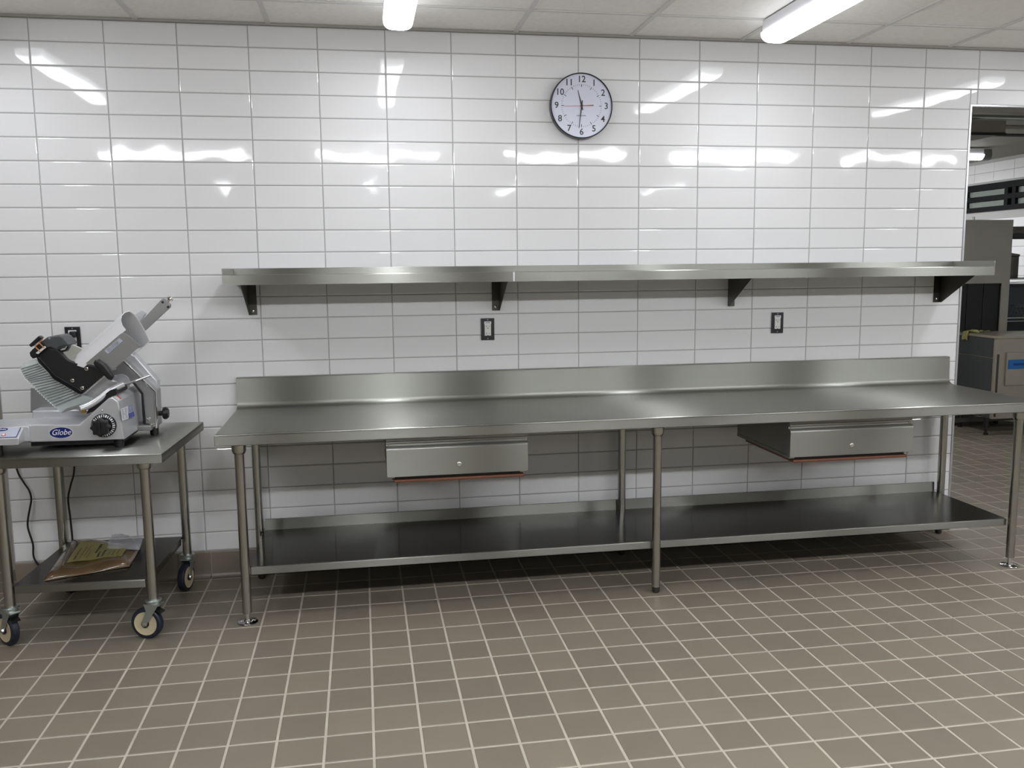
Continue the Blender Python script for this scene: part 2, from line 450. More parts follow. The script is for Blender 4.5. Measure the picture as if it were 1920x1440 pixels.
# ---- baseboard: coved base tiles
bb = MB().box(WL, WR - 0.004, -0.004, 0.0018, 0.0, BASE_TOP - 0.001).build('baseboard_back', 'floor_grout', smooth=0)
bb['kind'] = 'structure'
def base_tile(wd):
    prof = [(-0.004, BASE_TOP - 0.002), (-0.0105, BASE_TOP - 0.003), (-0.012, BASE_TOP - 0.007), (-0.012, 0.03), (-0.0135, 0.018), (-0.018, 0.008), (-0.026, 0.0025), (-0.032, 0.001), (-0.004, 0.001)]
    b = MB().prism([(p[0], p[1]) for p in prof], -wd / 2, wd / 2, 'x')
    bmesh.ops.recalc_face_normals(b.b, faces=b.b.faces)
    me = bpy.data.meshes.new('base_tile'); b.b.to_mesh(me); b.b.free(); me.materials.append(M['base_tile']); return me
bfull = base_tile(FPX - 0.006)
i = -7
while FX0 + i * FPX < WR:
    a = max(FX0 + i * FPX, WL); b_ = min(FX0 + (i + 1) * FPX, WR - 0.004)
    if b_ - a > 0.03:
        me = bfull if b_ - a > FPX - 0.001 else base_tile(b_ - a - 0.006)
        o = bpy.data.objects.new('base_tile', me); C.objects.link(o); o.parent = bb; o.location = ((a + b_) / 2, 0, 0)
    i += 1

# ---- ceiling: lay-in panels on a T-bar grid
CX0, CPX, CY0, CPY = 0.475, 0.603, -0.39, 1.206
ceil = MB()
xs = [CX0 + CPX * k for k in range(-5, 14)]; ys = [CY0 - CPY * k for k in range(0, 7)]
for x in xs: ceil.box(x - 0.012, x + 0.012, -8.5, -0.001, CEIL, CEIL + 0.004)
for y in ys: ceil.box(-3.1, 8.75, y - 0.012, y + 0.012, CEIL + 0.0004, CEIL + 0.0044)
for x in xs: ceil.box(x - 0.001, x + 0.001, -8.5, -0.001, CEIL + 0.004, CEIL + 0.03)
ceil = ceil.build('ceiling', 'tbar', smooth=0); ceil['kind'] = 'structure'
pm = {}
for k in range(-6, 14):
    for y1, y0 in [(-0.004, CY0)] + [(CY0 - CPY * q, CY0 - CPY * (q + 1)) for q in range(0, 7)]:
        y0 = max(y0, -8.5)
        x0 = max(CX0 + CPX * k, -3.1); x1 = min(CX0 + CPX * (k + 1), 8.75)
        if x1 - x0 < 0.05: continue
        key = (round(x1 - x0, 3), round(y1 - y0, 3))
        if key not in pm:
            b = bmesh.new(); bmesh.ops.create_cube(b, size=1)
            for v in b.verts: v.co = Vector((v.co.x * (key[0] - 0.006), v.co.y * (key[1] - 0.006), v.co.z * 0.015))
            pm[key] = bpy.data.meshes.new('ceiling_panel'); b.to_mesh(pm[key]); b.free(); pm[key].materials.append(M['ceiling_tile'])
        o = bpy.data.objects.new('ceiling_panel', pm[key]); C.objects.link(o); o.parent = ceil
        o.location = ((x0 + x1) / 2, (y0 + y1) / 2, CEIL + 0.0125)

# ---- rest of the shell
def struct(name, b, mt):
    o = b.build(name, mt, smooth=0); o['kind'] = 'structure'; return o
struct('wall_left', MB().box(-3.2, -3.1, -8.6, 1.9, 0, CEIL + 0.2), 'paint')
struct('wall_front', MB().box(-3.2, 8.9, -8.7, -8.6, 0, CEIL + 0.2), 'paint_brown')
struct('wall_hall', MB().box(-3.2, 0.9, 1.8, 1.9, 0, CEIL + 0.2).box(0.8, 0.9, 0.16, 1.8, 0, CEIL + 0.2), 'paint_dark')
struct('ceiling_hall', MB().box(-3.2, 0.9, 0.0, 1.9, CEIL + 0.02, CEIL + 0.1), 'paint_dark')
struct('wall_kitchen_left', MB().box(4.3, 4.4, 0.16, 8.2, 0, CEIL + 0.2), 'paint')
struct('wall_kitchen_back', MB().box(4.3, 8.9, 8.1, 8.2, 0, CEIL + 0.2), 'paint')
struct('ceiling_kitchen', MB().box(4.3, 8.9, 0.16, 8.2, CEIL + 0.02, CEIL + 0.1), 'soffit')
# right wall (tiled in the far kitchen, with a black framed interior window high up)
WX = 8.75
wr = MB().box(WX, WX + 0.12, -8.6, 3.0, 0, CEIL + 0.2).box(WX, WX + 0.12, 6.4, 8.2, 0, CEIL + 0.2)
wr.box(WX, WX + 0.12, 3.0, 6.4, 0, 2.155).box(WX, WX + 0.12, 3.0, 6.4, 2.47, CEIL + 0.2)
wr = struct('wall_right', wr, 'wall_grout')
its = []; tm = tile_mesh('far_tile', TX - 0.004, TZ - 0.004, 0.007, 0.003, 'wall_tile'); cutc = {}
FACE_X = Matrix(((0, 0, -1, 0), (-1, 0, 0, 0), (0, 1, 0, 0), (0, 0, 0, 1)))
for k in range(-13, 24):
    for y in [0.2 + TX * q for q in range(-26, 24)]:
        z0 = 1.3 + TZ * k; z1 = z0 + TZ; yc = y + TX / 2
        if z0 < 0 or z1 > CEIL: continue
        if 3.0 - TX / 2 < yc < 6.4 + TX / 2:
            if z1 > 2.155 and z0 < 2.47: continue
        its.append((tm, Matrix.Translation((WX - 0.005, yc, z0 + TZ / 2)) @ FACE_X))
joined('tiling', its, 'wall_tile', wr)
# interior window: frame, bars, panes
wf = MB()
wf.box(WX - 0.03, WX + 0.05, 2.9, 6.5, 2.40, 2.47).box(WX - 0.03, WX + 0.05, 2.9, 6.5, 2.155, 2.205).box(WX - 0.028, WX + 0.048, 2.9, 6.5, 2.275, 2.33)
for y in (2.93, 3.62, 3.72, 4.40, 4.52, 5.2, 5.32, 6.1, 6.45): wf.box(WX - 0.029, WX + 0.049, y - 0.028, y + 0.028, 2.17, 2.45)
wf = wf.build('window_1', 'frame', smooth=0); wf['kind'] = 'structure'
for z0, z1 in ((2.205, 2.275), (2.33, 2.40)):
    for y0, y1 in ((2.958, 3.592), (3.748, 4.372), (4.548, 5.172), (5.348, 6.072)):
        MB().box(WX + 0.006, WX + 0.012, y0, y1, z0, z1).build('window_pane', 'pane', wf, smooth=0)

# ================================================================== LIGHTS ON THE CEILING
def lamp_fixture(x, y, rz, label, group=None, z=CEIL, L=1.22, W=0.135, lens='lamp'):
    t = thing('ceiling_light', label, 'ceiling light', (x, y, z - 0.0005), rz, group)
    h = MB().box(-W * 0.44, W * 0.44, -L / 2 + 0.006, L / 2 - 0.006, -0.060, -0.0005, 0.003)
    h.build('housing', 'housing', t, local=True)
    b = bmesh.new(); secs = []
    n = 14
    ends = [(-L / 2, 0.55), (-L / 2 + 0.004, 0.78), (-L / 2 + 0.014, 0.93), (-L / 2 + 0.03, 1.0), (0, 1.0), (L / 2 - 0.03, 1.0), (L / 2 - 0.014, 0.93), (L / 2 - 0.004, 0.78), (L / 2, 0.55)]
    for yy, s in ends:
        ring = []
        for k in range(n + 1):
            a = math.pi * k / n
            cx = math.copysign(abs(math.cos(a)) ** 0.6, math.cos(a)); sz = math.sin(a) ** 0.7
            ring.append(b.verts.new((W / 2 * (0.9 + 0.1 * s) * cx, yy, -0.056 - 0.052 * s * sz)))
        secs.append(ring)
    for A, B in zip(secs, secs[1:]):
        for k in range(n): b.faces.new((A[k], A[k + 1], B[k + 1], B[k]))
    b.faces.new(secs[0]); b.faces.new(secs[-1][::-1])
    bmesh.ops.recalc_face_normals(b, faces=b.faces)
    me = bpy.data.meshes.new('diffuser'); b.to_mesh(me); b.free(); me.materials.append(M[lens])
    for p in me.polygons: p.use_smooth = True
    mesh_obj('diffuser', me, t)
    return t
YA = -0.985
lamp_fixture(1.68, YA, 0, 'white lit ceiling strip light above the wall, left of the clock')
first = lamp_fixture(3.49, YA, 0, 'white lit ceiling strip light above the wall, right of the clock')
GRP = 'ceiling lights outside the frame'
lamp_fixture(-0.13, YA, 0, 'strip light over the meat slicer, outside the frame, mirrored at far left', GRP)
lamp_fixture(5.30, YA, 0, 'strip light over the wall opening, outside the frame, mirrored at far right', GRP)
lamp_fixture(7.11, YA, 0, 'strip light beside the right-hand wall, outside the frame', GRP)
for x, nm in ((-0.17, 'leftmost'), (1.68, 'second from left'), (3.49, 'middle'), (5.30, 'fourth from left'), (7.2, 'rightmost')):
    lamp_fixture(x, -4.18, math.pi / 2, 'crosswise strip light over the camera, %s of its row, mirrored as a streak' % nm, GRP, lens='lamp_far')
for x, nm in ((-0.2, 'leftmost'), (1.68, 'second from left'), (3.49, 'third from left'), (5.6, 'rightmost')):
    lamp_fixture(x, -7.4, 0, 'strip light at the far back of the room, %s of its row' % nm, GRP)
lamp_fixture(7.29, 3.9, math.pi / 2, 'lit strip light with grey end cap seen through the wall opening', z=2.73)
kl = bpy.data.objects[[o.name for o in C.objects if o.get('label', '').startswith('lit strip light with grey')][0]]
MB().prism([(-0.055, -0.004), (0.055, -0.004), (0.064, -0.060), (0.052, -0.096), (0.028, -0.112), (-0.028, -0.112), (-0.052, -0.096), (-0.064, -0.060)], -0.70, -0.607, 'y', 0.004).build('end_cap', 'cap', kl, local=True)
lamp_fixture(6.2, 6.4, math.pi / 2, 'unseen strip light added at the back of the far kitchen, behind the tiled wall', 'added fill lights of the far kitchen', z=2.69, lens='lamp_far')  # fill lamp added out of sight, brightens the kitchen beyond
lamp_fixture(5.5, 2.2, 0, 'unseen strip light added just inside the far kitchen to brighten it', 'added fill lights of the far kitchen', z=2.69, lens='lamp_far')  # another added lamp, lifts the near part of the kitchen
lamp_fixture(7.25, 5.1, 0, 'unseen strip light added in the middle of the far kitchen to brighten its walls', 'added fill lights of the far kitchen', z=2.69, lens='lamp_far')  # added out of sight to brighten the right-hand kitchen wall

# ================================================================== WORK TABLE
TXL, TXR, TYF, TZT = 0.847, 4.790, -0.755, 0.872
wt = thing('work_table', 'long stainless steel work table with backsplash, two drawers and undershelf', 'table', (2.83, -0.38, 0))
b = MB()
# top slab with rolled-down front and end lips (hollow below)
b.box(TXL, TXR, TYF, -0.045, TZT - 0.014, TZT, 0.006, 3)
b.box(TXL, TXR, TYF, TYF + 0.016, TZT - 0.050, TZT - 0.002, 0.004)
b.box(TXL, TXL + 0.014, TYF + 0.002, -0.03, TZT - 0.050, TZT - 0.002, 0.003)
b.box(TXR - 0.014, TXR, TYF + 0.002, -0.03, TZT - 0.050, TZT - 0.002, 0.003)
b.build('tabletop', 'steel', wt)
# backsplash: coved foot, upright, top return to the wall
pr = [(-0.075, TZT + 0.0005), (-0.058, TZT + 0.003), (-0.046, TZT + 0.010), (-0.040, TZT + 0.020), (-0.038, TZT + 0.03), (-0.034, TZT + 0.150), (-0.031, TZT + 0.153), (-0.0035, TZT + 0.1545),
      (-0.0035, TZT + 0.142), (-0.026, TZT + 0.142), (-0.028, TZT - 0.004), (-0.075, TZT - 0.004)]
MB().prism(pr, TXL + 0.001, TXR - 0.001, 'x').build('backsplash', 'steel', wt, smooth=40)
b = MB()
for y in (-0.66, -0.10): b.box(TXL + 0.03, TXR - 0.03, y - 0.032, y + 0.032, TZT - 0.062, TZT - 0.012)
b.build('stiffening_channel', 'steel_dark', wt, smooth=0)
LEGX = (0.932, 2.830, 4.740)
for y in (-0.655, -0.082):
    for k, x in enumerate(LEGX):
        flanged = (y < -0.3 and k != 1)
        lb = 0.046 if flanged else 0.03
        lg = MB().cyl((x, y, lb), (0, 0, 1), 0.0206, TZT - 0.064 - lb, n=28)
        lg = lg.build('leg', 'steel_tube', wt)
        MB().lathe((x, y, TZT - 0.064), (0, 0, -1), [(0.0, 0), (0.031, 0), (0.030, 0.028), (0.027, 0.036), (0.0235, 0.04), (0.0215, 0.04)], 28).build('leg_socket', 'steel_tube', lg)
        f = MB()
        if flanged:
            f.cyl((x, y, 0.006), (0, 0, 1), 0.012, 0.041, n=18)
            f.lathe((x, y, 0.0), (0, 0, 1), [(0.0, 0.0), (0.044, 0.0), (0.045, 0.004), (0.040, 0.008), (0.018, 0.010), (0.014, 0.016), (0.0, 0.016)], 32)
            for s in (-1, 1): f.lathe((x + s * 0.030, y, 0.0075), (0, 0, 1), [(0.0, 0.0), (0.005, 0.0), (0.005, 0.003), (0.0, 0.0035)], 12)
        else:
            f.lathe((x, y, 0.0), (0, 0, 1), [(0.0, 0), (0.014, 0), (0.0185, 0.008), (0.0195, 0.026), (0.0195, 0.031), (0, 0.031)], 24)
        f.build('foot', 'chrome' if flanged else 'steel_dark', lg)
# undershelf with rolled front and rear upstand
b = MB()
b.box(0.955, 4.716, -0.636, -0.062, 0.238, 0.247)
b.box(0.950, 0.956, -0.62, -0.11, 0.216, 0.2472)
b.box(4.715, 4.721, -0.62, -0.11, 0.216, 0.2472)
b.build('undershelf', 'steel_shaded', wt)
MB().box(0.953, 4.718, -0.642, -0.630, 0.213, 0.2478, 0.003, 3).build('shelf_lip', 'steel', wt)
MB().prism([(-0.070, 0.2475), (-0.062, 0.2475), (-0.060, 0.300), (-0.0585, 0.301), (-0.050, 0.301), (-0.050, 0.296), (-0.055, 0.24), (-0.070, 0.24)], 0.957, 4.714, 'x').build('shelf_upstand', 'steel', wt)

def drawer(xl, xr, lx):
    yf = -0.722
    b = MB()
    # housing below the top: sides, bottom flange, back
    b.box(xl + 0.006, xl + 0.012, yf + 0.02, -0.112, 0.650, 0.820)
    b.box(xr - 0.012, xr - 0.006, yf + 0.02, -0.112, 0.650, 0.820)
    b.box(xl + 0.006, xr - 0.006, -0.118, -0.112, 0.655, 0.820)
    b.box(xl + 0.004, xl + 0.034, yf + 0.02, -0.112, 0.634, 0.651, 0.002)
    b.box(xr - 0.034, xr - 0.004, yf + 0.02, -0.112, 0.634, 0.651, 0.002)
    d = b.build('drawer', 'steel_plain', wt, smooth=30)
    # front: flat face with a rolled pull along its top, groove, upper rail
    pf = [(yf, 0.645), (yf, 0.765), (yf + 0.002, 0.771), (yf + 0.010, 0.778), (yf + 0.022, 0.781), (yf + 0.022, 0.793), (yf + 0.008, 0.795), (yf + 0.006, 0.797), (yf + 0.006, 0.800), (yf + 0.012, 0.802), (yf + 0.012, 0.8165), (yf + 0.030, 0.8165), (yf + 0.030, 0.645)]
    MB().prism(pf, xl, xr, 'x').build('drawer_front', 'steel', d, smooth=45)
    MB().lathe((lx, yf + 0.001, 0.690), (0, -1, 0), [(0.011, -0.002), (0.011, 0.002), (0.009, 0.004), (0.0065, 0.0045), (0.006, 0.0035), (0.0, 0.0035)], 20).build('lock', 'chrome', d)
    MB().box(xl + 0.030, xr - 0.012, -0.700, -0.16, 0.612, 0.626, 0.005, 3).build('sliding_board', 'board', d)
    MB().box(xl + 0.022, xr - 0.022, -0.69, -0.15, 0.6265, 0.648).build('drawer_gap_shade', 'black', d, smooth=0)  # black filler gives the gap above the board its darkness
    return d
drawer(1.564, 2.196, 1.884)
drawer(3.467, 4.108, 3.786)

# ================================================================== WALL SHELF
ws = thing('wall_shelf', 'long stainless steel shelf on four brackets above the work table', 'shelf', (2.82, 0, 1.49))
SL, SR, SYF = 0.854, 4.794, -0.350
b = MB()
b.box(SL, SR, SYF + 0.002, -0.004, 1.5295, 1.5345)
b.prism([(SYF, 1.490), (SYF, 1.532), (SYF + 0.003, 1.5365), (SYF + 0.008, 1.5375), (SYF + 0.014, 1.5345), (SYF + 0.0135, 1.5305), (SYF + 0.003, 1.5305), (SYF + 0.003, 1.493), (SYF + 0.012, 1.492), (SYF + 0.012, 1.490)], SL + 0.002, SR - 0.002, 'x')
b.build('shelf_board', 'steel', ws)
MB().box(SL, SR, -0.010, -0.0035, 1.533, 1.5665, 0.0012).build('rear_upstand', 'steel', ws)
for x in (SL, SR - 0.004): MB().box(x, x + 0.004, SYF + 0.001, -0.010, 1.500, 1.5665, 0.001).build('end_upstand', 'steel_y', ws)
MB().box(2.205 - 0.004, 2.209, SYF - 0.0006, SYF + 0.004, 1.4905, 1.536).build('seam', 'white_metal', ws, smooth=0)
for fl, webx, sgn in ((0.925, 0.925, 1), (2.185, 2.185, -1), (3.448, 3.448, 1), (4.723, 4.723, -1)):
    x0, x1 = (webx, webx + 0.038) if sgn > 0 else (webx - 0.038, webx)
    b = MB().box(x0, x1, -0.006, -0.0032, 1.336, 1.5285)
    wx = (webx, webx + 0.0025) if sgn > 0 else (webx - 0.0025, webx)
    b.prism([(-0.0045, 1.336), (-0.024, 1.336), (-0.312, 1.500), (-0.312, 1.5285), (-0.0045, 1.5285)], wx[0], wx[1], 'x')
    b.box(x0, x1, -0.312, -0.0045, 1.5255, 1.5288)
    br = b.build('bracket', 'steel_dark', ws, smooth=0)
    xm = (x0 + x1) / 2
    for z in (1.356, 1.505): MB().lathe((xm, -0.006, z), (0, -1, 0), [(0.007, 0), (0.0065, 0.003), (0.003, 0.0045), (0, 0.0048)], 14).build('screw', 'chrome', br)

# ================================================================== CLOCK
cx, cz, R = 2.6185, 2.373, 0.1635
ck = thing('wall_clock', 'round black-rimmed wall clock with pale dial on the white tiles', 'clock', (cx, -0.003, cz))
MB().lathe((cx, -0.003, cz), (0, -1, 0), [(0.0, 0), (R - 0.006, 0), (R, 0.006), (R, 0.038), (R - 0.002, 0.043), (R - 0.004, 0.0445), (R - 0.006, 0.042), (R - 0.0065, 0.034), (0.0, 0.0335)], 96).build('case', 'clock_rim', ck)
MB().lathe((cx, -0.003, cz), (0, -1, 0), [(R - 0.0062, 0.0338), (R - 0.0064, 0.0352), (0, 0.0352)], 96).build('dial', 'clock_face', ck)
yd = -0.003 - 0.0356
for h in range(1, 13):
    a = math.radians(90 - 30 * h)
    put_text(str(h), 0.0445, (cx + 0.1305 * math.cos(a), yd, cz + 0.1305 * math.sin(a)), 'ink', ck, 'numeral', bold=0.0005)
b = MB()
for k in range(60):
    a = math.radians(6 * k); r1 = 0.1065; ln, wd = (0.0145, 0.0030) if k % 5 == 0 else (0.0060, 0.0017)
    ca, sa = math.sin(a), math.cos(a)
    q = []
    for r, s in ((r1, -1), (r1, 1), (r1 - ln, 1), (r1 - ln, -1)):
        q.append((cx + r * ca + s * wd / 2 * sa, yd - 0.0002, cz + r * sa - s * wd / 2 * ca))
    b.quad(*q)
b.build('minute_track', 'ink', ck, smooth=0, kind='stuff')
b = MB(); rnd = random.Random(11); x = cx - 0.026
while x < cx + 0.024:
    w_ = rnd.uniform(0.002, 0.005); b.box(x, x + w_, yd - 0.0003, yd + 0.0002, cz - 0.0515, cz - 0.0515 + rnd.uniform(0.0035, 0.006)); x += w_ + 0.0012
b.build('faint_print', 'print_grey', ck, smooth=0, kind='stuff')
def hand(name, deg, L, tail, w0, w1, y, mt):
    a = math.radians(deg); d = Vector((math.sin(a), 0, math.cos(a))); n = Vector((math.cos(a), 0, -math.sin(a)))
    c = Vector((cx, 0, cz)); P = [c - d * tail - n * w0 * 0.8, c - d * tail + n * w0 * 0.8, c + n * w0, c + d * L + n * w1, c + d * L - n * w1, c - n * w0]
    MB().prism([(p.x, p.z) for p in P], y, y - 0.0010).build(name, mt, ck, smooth=0)
hand('hour_hand', -14.5, 0.079, 0.022, 0.0032, 0.0012, yd - 0.002, 'ink')
hand('minute_hand', 187.5, 0.113, 0.026, 0.0030, 0.0010, yd - 0.0035, 'ink')
hand('second_hand', 267.5, 0.092, 0.0, 0.0009, 0.0006, yd - 0.0050, 'red')
hand('second_hand', 87.5, 0.062, 0.0, 0.0012, 0.0026, yd - 0.0050, 'red')
MB().lathe((cx, yd, cz), (0, -1, 0), [(0.006, 0), (0.006, 0.006), (0.004, 0.007), (0, 0.007)], 20).build('hub', 'ink', ck)

# ================================================================== OUTLETS
def outlet(x, z, label, name='wall_outlet'):
    t = thing(name, label, 'outlet', (x, -0.003, z), 0, 'stainless plated outlets on the tiled wall')
    MB().prism([(x - 0.035, z - 0.057), (x + 0.035, z - 0.057), (x + 0.035, z + 0.057), (x - 0.035, z + 0.057)], -0.003, -0.0085, 'y', 0.0016).build('cover_plate', 'plate', t)
    r = MB().box(x - 0.0168, x + 0.0168, -0.0105, -0.0085, z - 0.0335, z + 0.0335, 0.0008).build('receptacle', 'device', t)
    MB().box(x - 0.0185, x + 0.0185, -0.0114, -0.0092, z + 0.026, z + 0.0405, 0.0006).build('sticker', 'label_white', r)
    b = MB().box(x - 0.012, x + 0.012, -0.0118, -0.0114, z + 0.033, z + 0.0355)
    b.build('sticker_print', 'ink', t, smooth=0)
    b = MB()
    for dz in (0.012, -0.026):
        b.box(x - 0.0085, x - 0.0060, -0.0109, -0.0105, z + dz - 0.001, z + dz + 0.007)
        b.box(x + 0.0060, x + 0.0080, -0.0109, -0.0105, z + dz, z + dz + 0.006)
        b.cyl((x, -0.0105, z + dz - 0.007), (0, -1, 0), 0.0026, 0.0004, n=12)
    b.build('slots', 'ink', t, smooth=0, kind='stuff')
    for dz in (-0.049, 0.049): MB().lathe((x, -0.0085, z + dz), (0, -1, 0), [(0.0034, 0), (0.003, 0.0012), (0, 0.0015)], 12).build('screw', 'zinc', t)
    return t
outlet(2.1225, 1.2395, 'stainless plated outlet under the shelf, between the two left brackets')
outlet(3.739, 1.2395, 'stainless plated outlet under the shelf, between the two right brackets')
ot = outlet(0.0955, 1.2385, 'stainless plated outlet behind the meat slicer with a black plug in it')

# ================================================================== CART
CCX, CCY, CRZ = 0.291, -0.44, -math.radians(2.7)
ct = thing('equipment_cart', 'square stainless steel cart on four swivel casters under the meat slicer', 'cart', (CCX, CCY, 0), CRZ)
H = 0.381; ZT = 0.820
b = MB().box(-H, H, -H, H, ZT - 0.014, ZT, 0.006, 3)
for a in (-1, 1):
    b.box(-H, H, a * H - (0.014 if a > 0 else 0), a * H + (0.014 if a < 0 else 0), ZT - 0.042, ZT - 0.002, 0.003)
    b.box(a * H - (0.014 if a > 0 else 0), a * H + (0.014 if a < 0 else 0), -H + 0.002, H - 0.002, ZT - 0.042, ZT - 0.002, 0.003)
b.build('cart_top', 'steel', ct, local=True)
MB().box(-H + 0.04, H - 0.04, -0.04, 0.04, ZT - 0.05, ZT - 0.0115).build('stiffening_channel', 'steel_dark', ct, local=True, smooth=0)
b = MB().box(-0.268, 0.268, -0.300, 0.300, 0.256, 0.263)
for a in (-1, 1): b.box(a * 0.265 - 0.004, a * 0.265 + 0.004, -0.27, 0.27, 0.231, 0.2632, 0.002)
b.build('undershelf', 'steel_shaded', ct, local=True)
for a in (-1, 1): MB().box(-0.262, 0.262, a * 0.302 - 0.006, a * 0.302 + 0.006, 0.230, 0.2638, 0.003, 3).build('shelf_lip', 'steel', ct, local=True)
def caster(lx, ly, ang, fork_dark=False):
    """swivel caster: leg axis at (lx, ly), wheel trails towards ang (local)"""
    M0 = Matrix.Translation((lx, ly, 0)) @ Matrix.Rotation(ang, 4, 'Z')
    def fin(b, name, mt, par, smooth=35):
        bmesh.ops.transform(b.b, matrix=M0, verts=b.b.verts)
        return b.build(name, mt, par, local=True, smooth=smooth)
    tr = 0.034; RW = 0.0690
    b = MB().lathe((0, 0, 0.176), (0, 0, -1), [(0.0, 0), (0.030, 0.0), (0.034, 0.003), (0.034, 0.009), (0.028, 0.012), (0.028, 0.019), (0.0, 0.019)], 28)
    b.box(-0.036, 0.036, -0.022, 0.022, 0.150, 0.158, 0.002)
    for s in (-1, 1):
        b.prism([(-0.034, 0.157), (0.033, 0.157), (0.024, 0.128), (tr + 0.016 - 0.05, 0.0) if False else (tr + 0.013, RW + 0.004), (tr + 0.009, RW - 0.009), (tr - 0.009, RW - 0.009), (tr - 0.014, RW + 0.006)][::1], s * 0.0225 - 0.0015, s * 0.0225 + 0.0015, 'y')
    c = fin(b, 'caster', 'zinc', ct)
    w_ = MB().lathe((tr, 0.0165, RW), (0, -1, 0), [(0.050, 0), (0.063, 0.001), (0.068, 0.006), (0.069, 0.0165), (0.068, 0.027), (0.063, 0.032), (0.050, 0.033)], 40)
    fin(w_, 'tyre', 'rubber', c)
    w_ = MB().lathe((tr, 0.0175, RW), (0, -1, 0), [(0.012, 0.003), (0.044, 0.003), (0.051, 0.0), (0.052, 0.004), (0.052, 0.031), (0.051, 0.035), (0.044, 0.032), (0.012, 0.032)], 40)
    fin(w_, 'wheel_core', 'rim', c)
    w_ = MB().lathe((tr, 0.022, RW), (0, -1, 0), [(0.0, 0.0), (0.016, 0.0), (0.016, 0.044), (0.0, 0.044)], 24)
    fin(w_, 'wheel_hub', 'black', c)
    w_ = MB().lathe((tr, 0.030, RW), (0, -1, 0), [(0.0, 0.0), (0.0085, 0.0), (0.0085, 0.060), (0.0, 0.061)], 6)
    fin(w_, 'axle_bolt', 'chrome', c, 20)
    w_ = MB().prism([(tr - 0.075, 0.120), (tr - 0.045, 0.138), (tr - 0.012, 0.142), (tr - 0.012, 0.138), (tr - 0.045, 0.133), (tr - 0.073, 0.116)], -0.017, 0.017, 'y')
    w_.box(tr - 0.05, tr - 0.03, -0.016, 0.016, 0.132, 0.151)
    fin(w_, 'brake_pedal', 'black', c)
for lx, ly, ang in ((-0.287, -0.30, math.radians(140)), (0.287, -0.30, math.radians(165)), (0.287, 0.30, math.radians(-100)), (-0.287, 0.30, math.radians(60))):
    lg = MB().cyl((lx, ly, 0.172), (0, 0, 1), 0.0206, ZT - 0.050 - 0.172, n=28).build('leg', 'steel_tube', ct, local=True)
    MB().lathe((lx, ly, ZT - 0.043), (0, 0, -1), [(0.0, 0), (0.031, 0), (0.030, 0.024), (0.027, 0.032), (0.0235, 0.036), (0.0215, 0.036)], 28).build('leg_socket', 'steel_tube', lg, local=True)
    caster(lx, ly, ang)

# ================================================================== PACKAGE ON THE CART SHELF
corner = [(0.1190, -0.7010), (0.4300, -0.5740), (0.4130, -0.2960), (0.0540, -0.1050)]
top_lab = [(0.1710, -0.5720), (0.3840, -0.5190), (0.3810, -0.3750), (0.1380, -0.2520)]
pk = thing('wrapped_parcel', 'brown kraft parcel in clear plastic with a yellow paper sheet, on the cart undershelf', 'parcel',
           (sum(c[0] for c in corner) / 4, sum(c[1] for c in corner) / 4, 0.2635))
def quadpt(Q, u, v):
    a = Vector(Q[0]).lerp(Vector(Q[1]), u); b_ = Vector(Q[3]).lerp(Vector(Q[2]), u); return a.lerp(b_, v)
def pad(Q, nx, ny, z0, thick, wr=0.0, name='', mt='', parent=None, seed=0):
    rnd = random.Random(seed); b = bmesh.new()
    T, Bm = [], []
    for j in range(ny + 1):
        rt, rb = [], []
        for i_ in range(nx + 1):
            u, v = i_ / nx, j / ny; p = quadpt(Q, u, v)
            e = min(u, 1 - u, v, 1 - v) / 0.16; e = min(1, e); e = 1 - (1 - e) ** 2
            n_ = rnd.uniform(-1, 1) * wr
            rt.append(b.verts.new((p.x, p.y, z0 + 0.006 + thick * e + n_ * (0.3 + 0.7 * e) + 0.006 * math.sin(u * 9 + v * 5))))
            rb.append(b.verts.new((p.x, p.y, z0)))
        T.append(rt); Bm.append(rb)
    for j in range(ny):
        for i_ in range(nx):
            b.faces.new((T[j][i_], T[j][i_ + 1], T[j + 1][i_ + 1], T[j + 1][i_])); b.faces.new((Bm[j][i_], Bm[j + 1][i_], Bm[j + 1][i_ + 1], Bm[j][i_ + 1]))
    for j in (0, ny):
        for i_ in range(nx): b.faces.new((T[j][i_], Bm[j][i_], Bm[j][i_ + 1], T[j][i_ + 1]))
    for i_ in (0, nx):
        for j in range(ny): b.faces.new((T[j][i_], Bm[j][i_], Bm[j + 1][i_], T[j + 1][i_]))
    m_ = MB(); m_.b.free(); m_.b = b
    return m_.build(name, mt, parent, smooth=80)
pad(corner, 22, 16, 0.2655, 0.022, 0.0018, 'kraft_packet', 'kraft', pk, 3)
# sheet lying on the packet
b = bmesh.new(); G = []
for j in range(9):
    G.append([b.verts.new((lambda p: (p.x, p.y, 0.2985 + 0.0035 * math.sin(i_ * 0.9 + j * 0.5) * 0.5 + 0.0015))(quadpt(top_lab, i_ / 12, j / 8))) for i_ in range(13)])
for j in range(8):
    for i_ in range(12): b.faces.new((G[j][i_], G[j][i_ + 1], G[j + 1][i_ + 1], G[j + 1][i_]))
bmesh.ops.solidify(b, geom=b.faces[:], thickness=0.0006)
m_ = MB(); m_.b.free(); m_.b = b; lab = m_.build('yellow_sheet', 'yellow', pk, smooth=80)
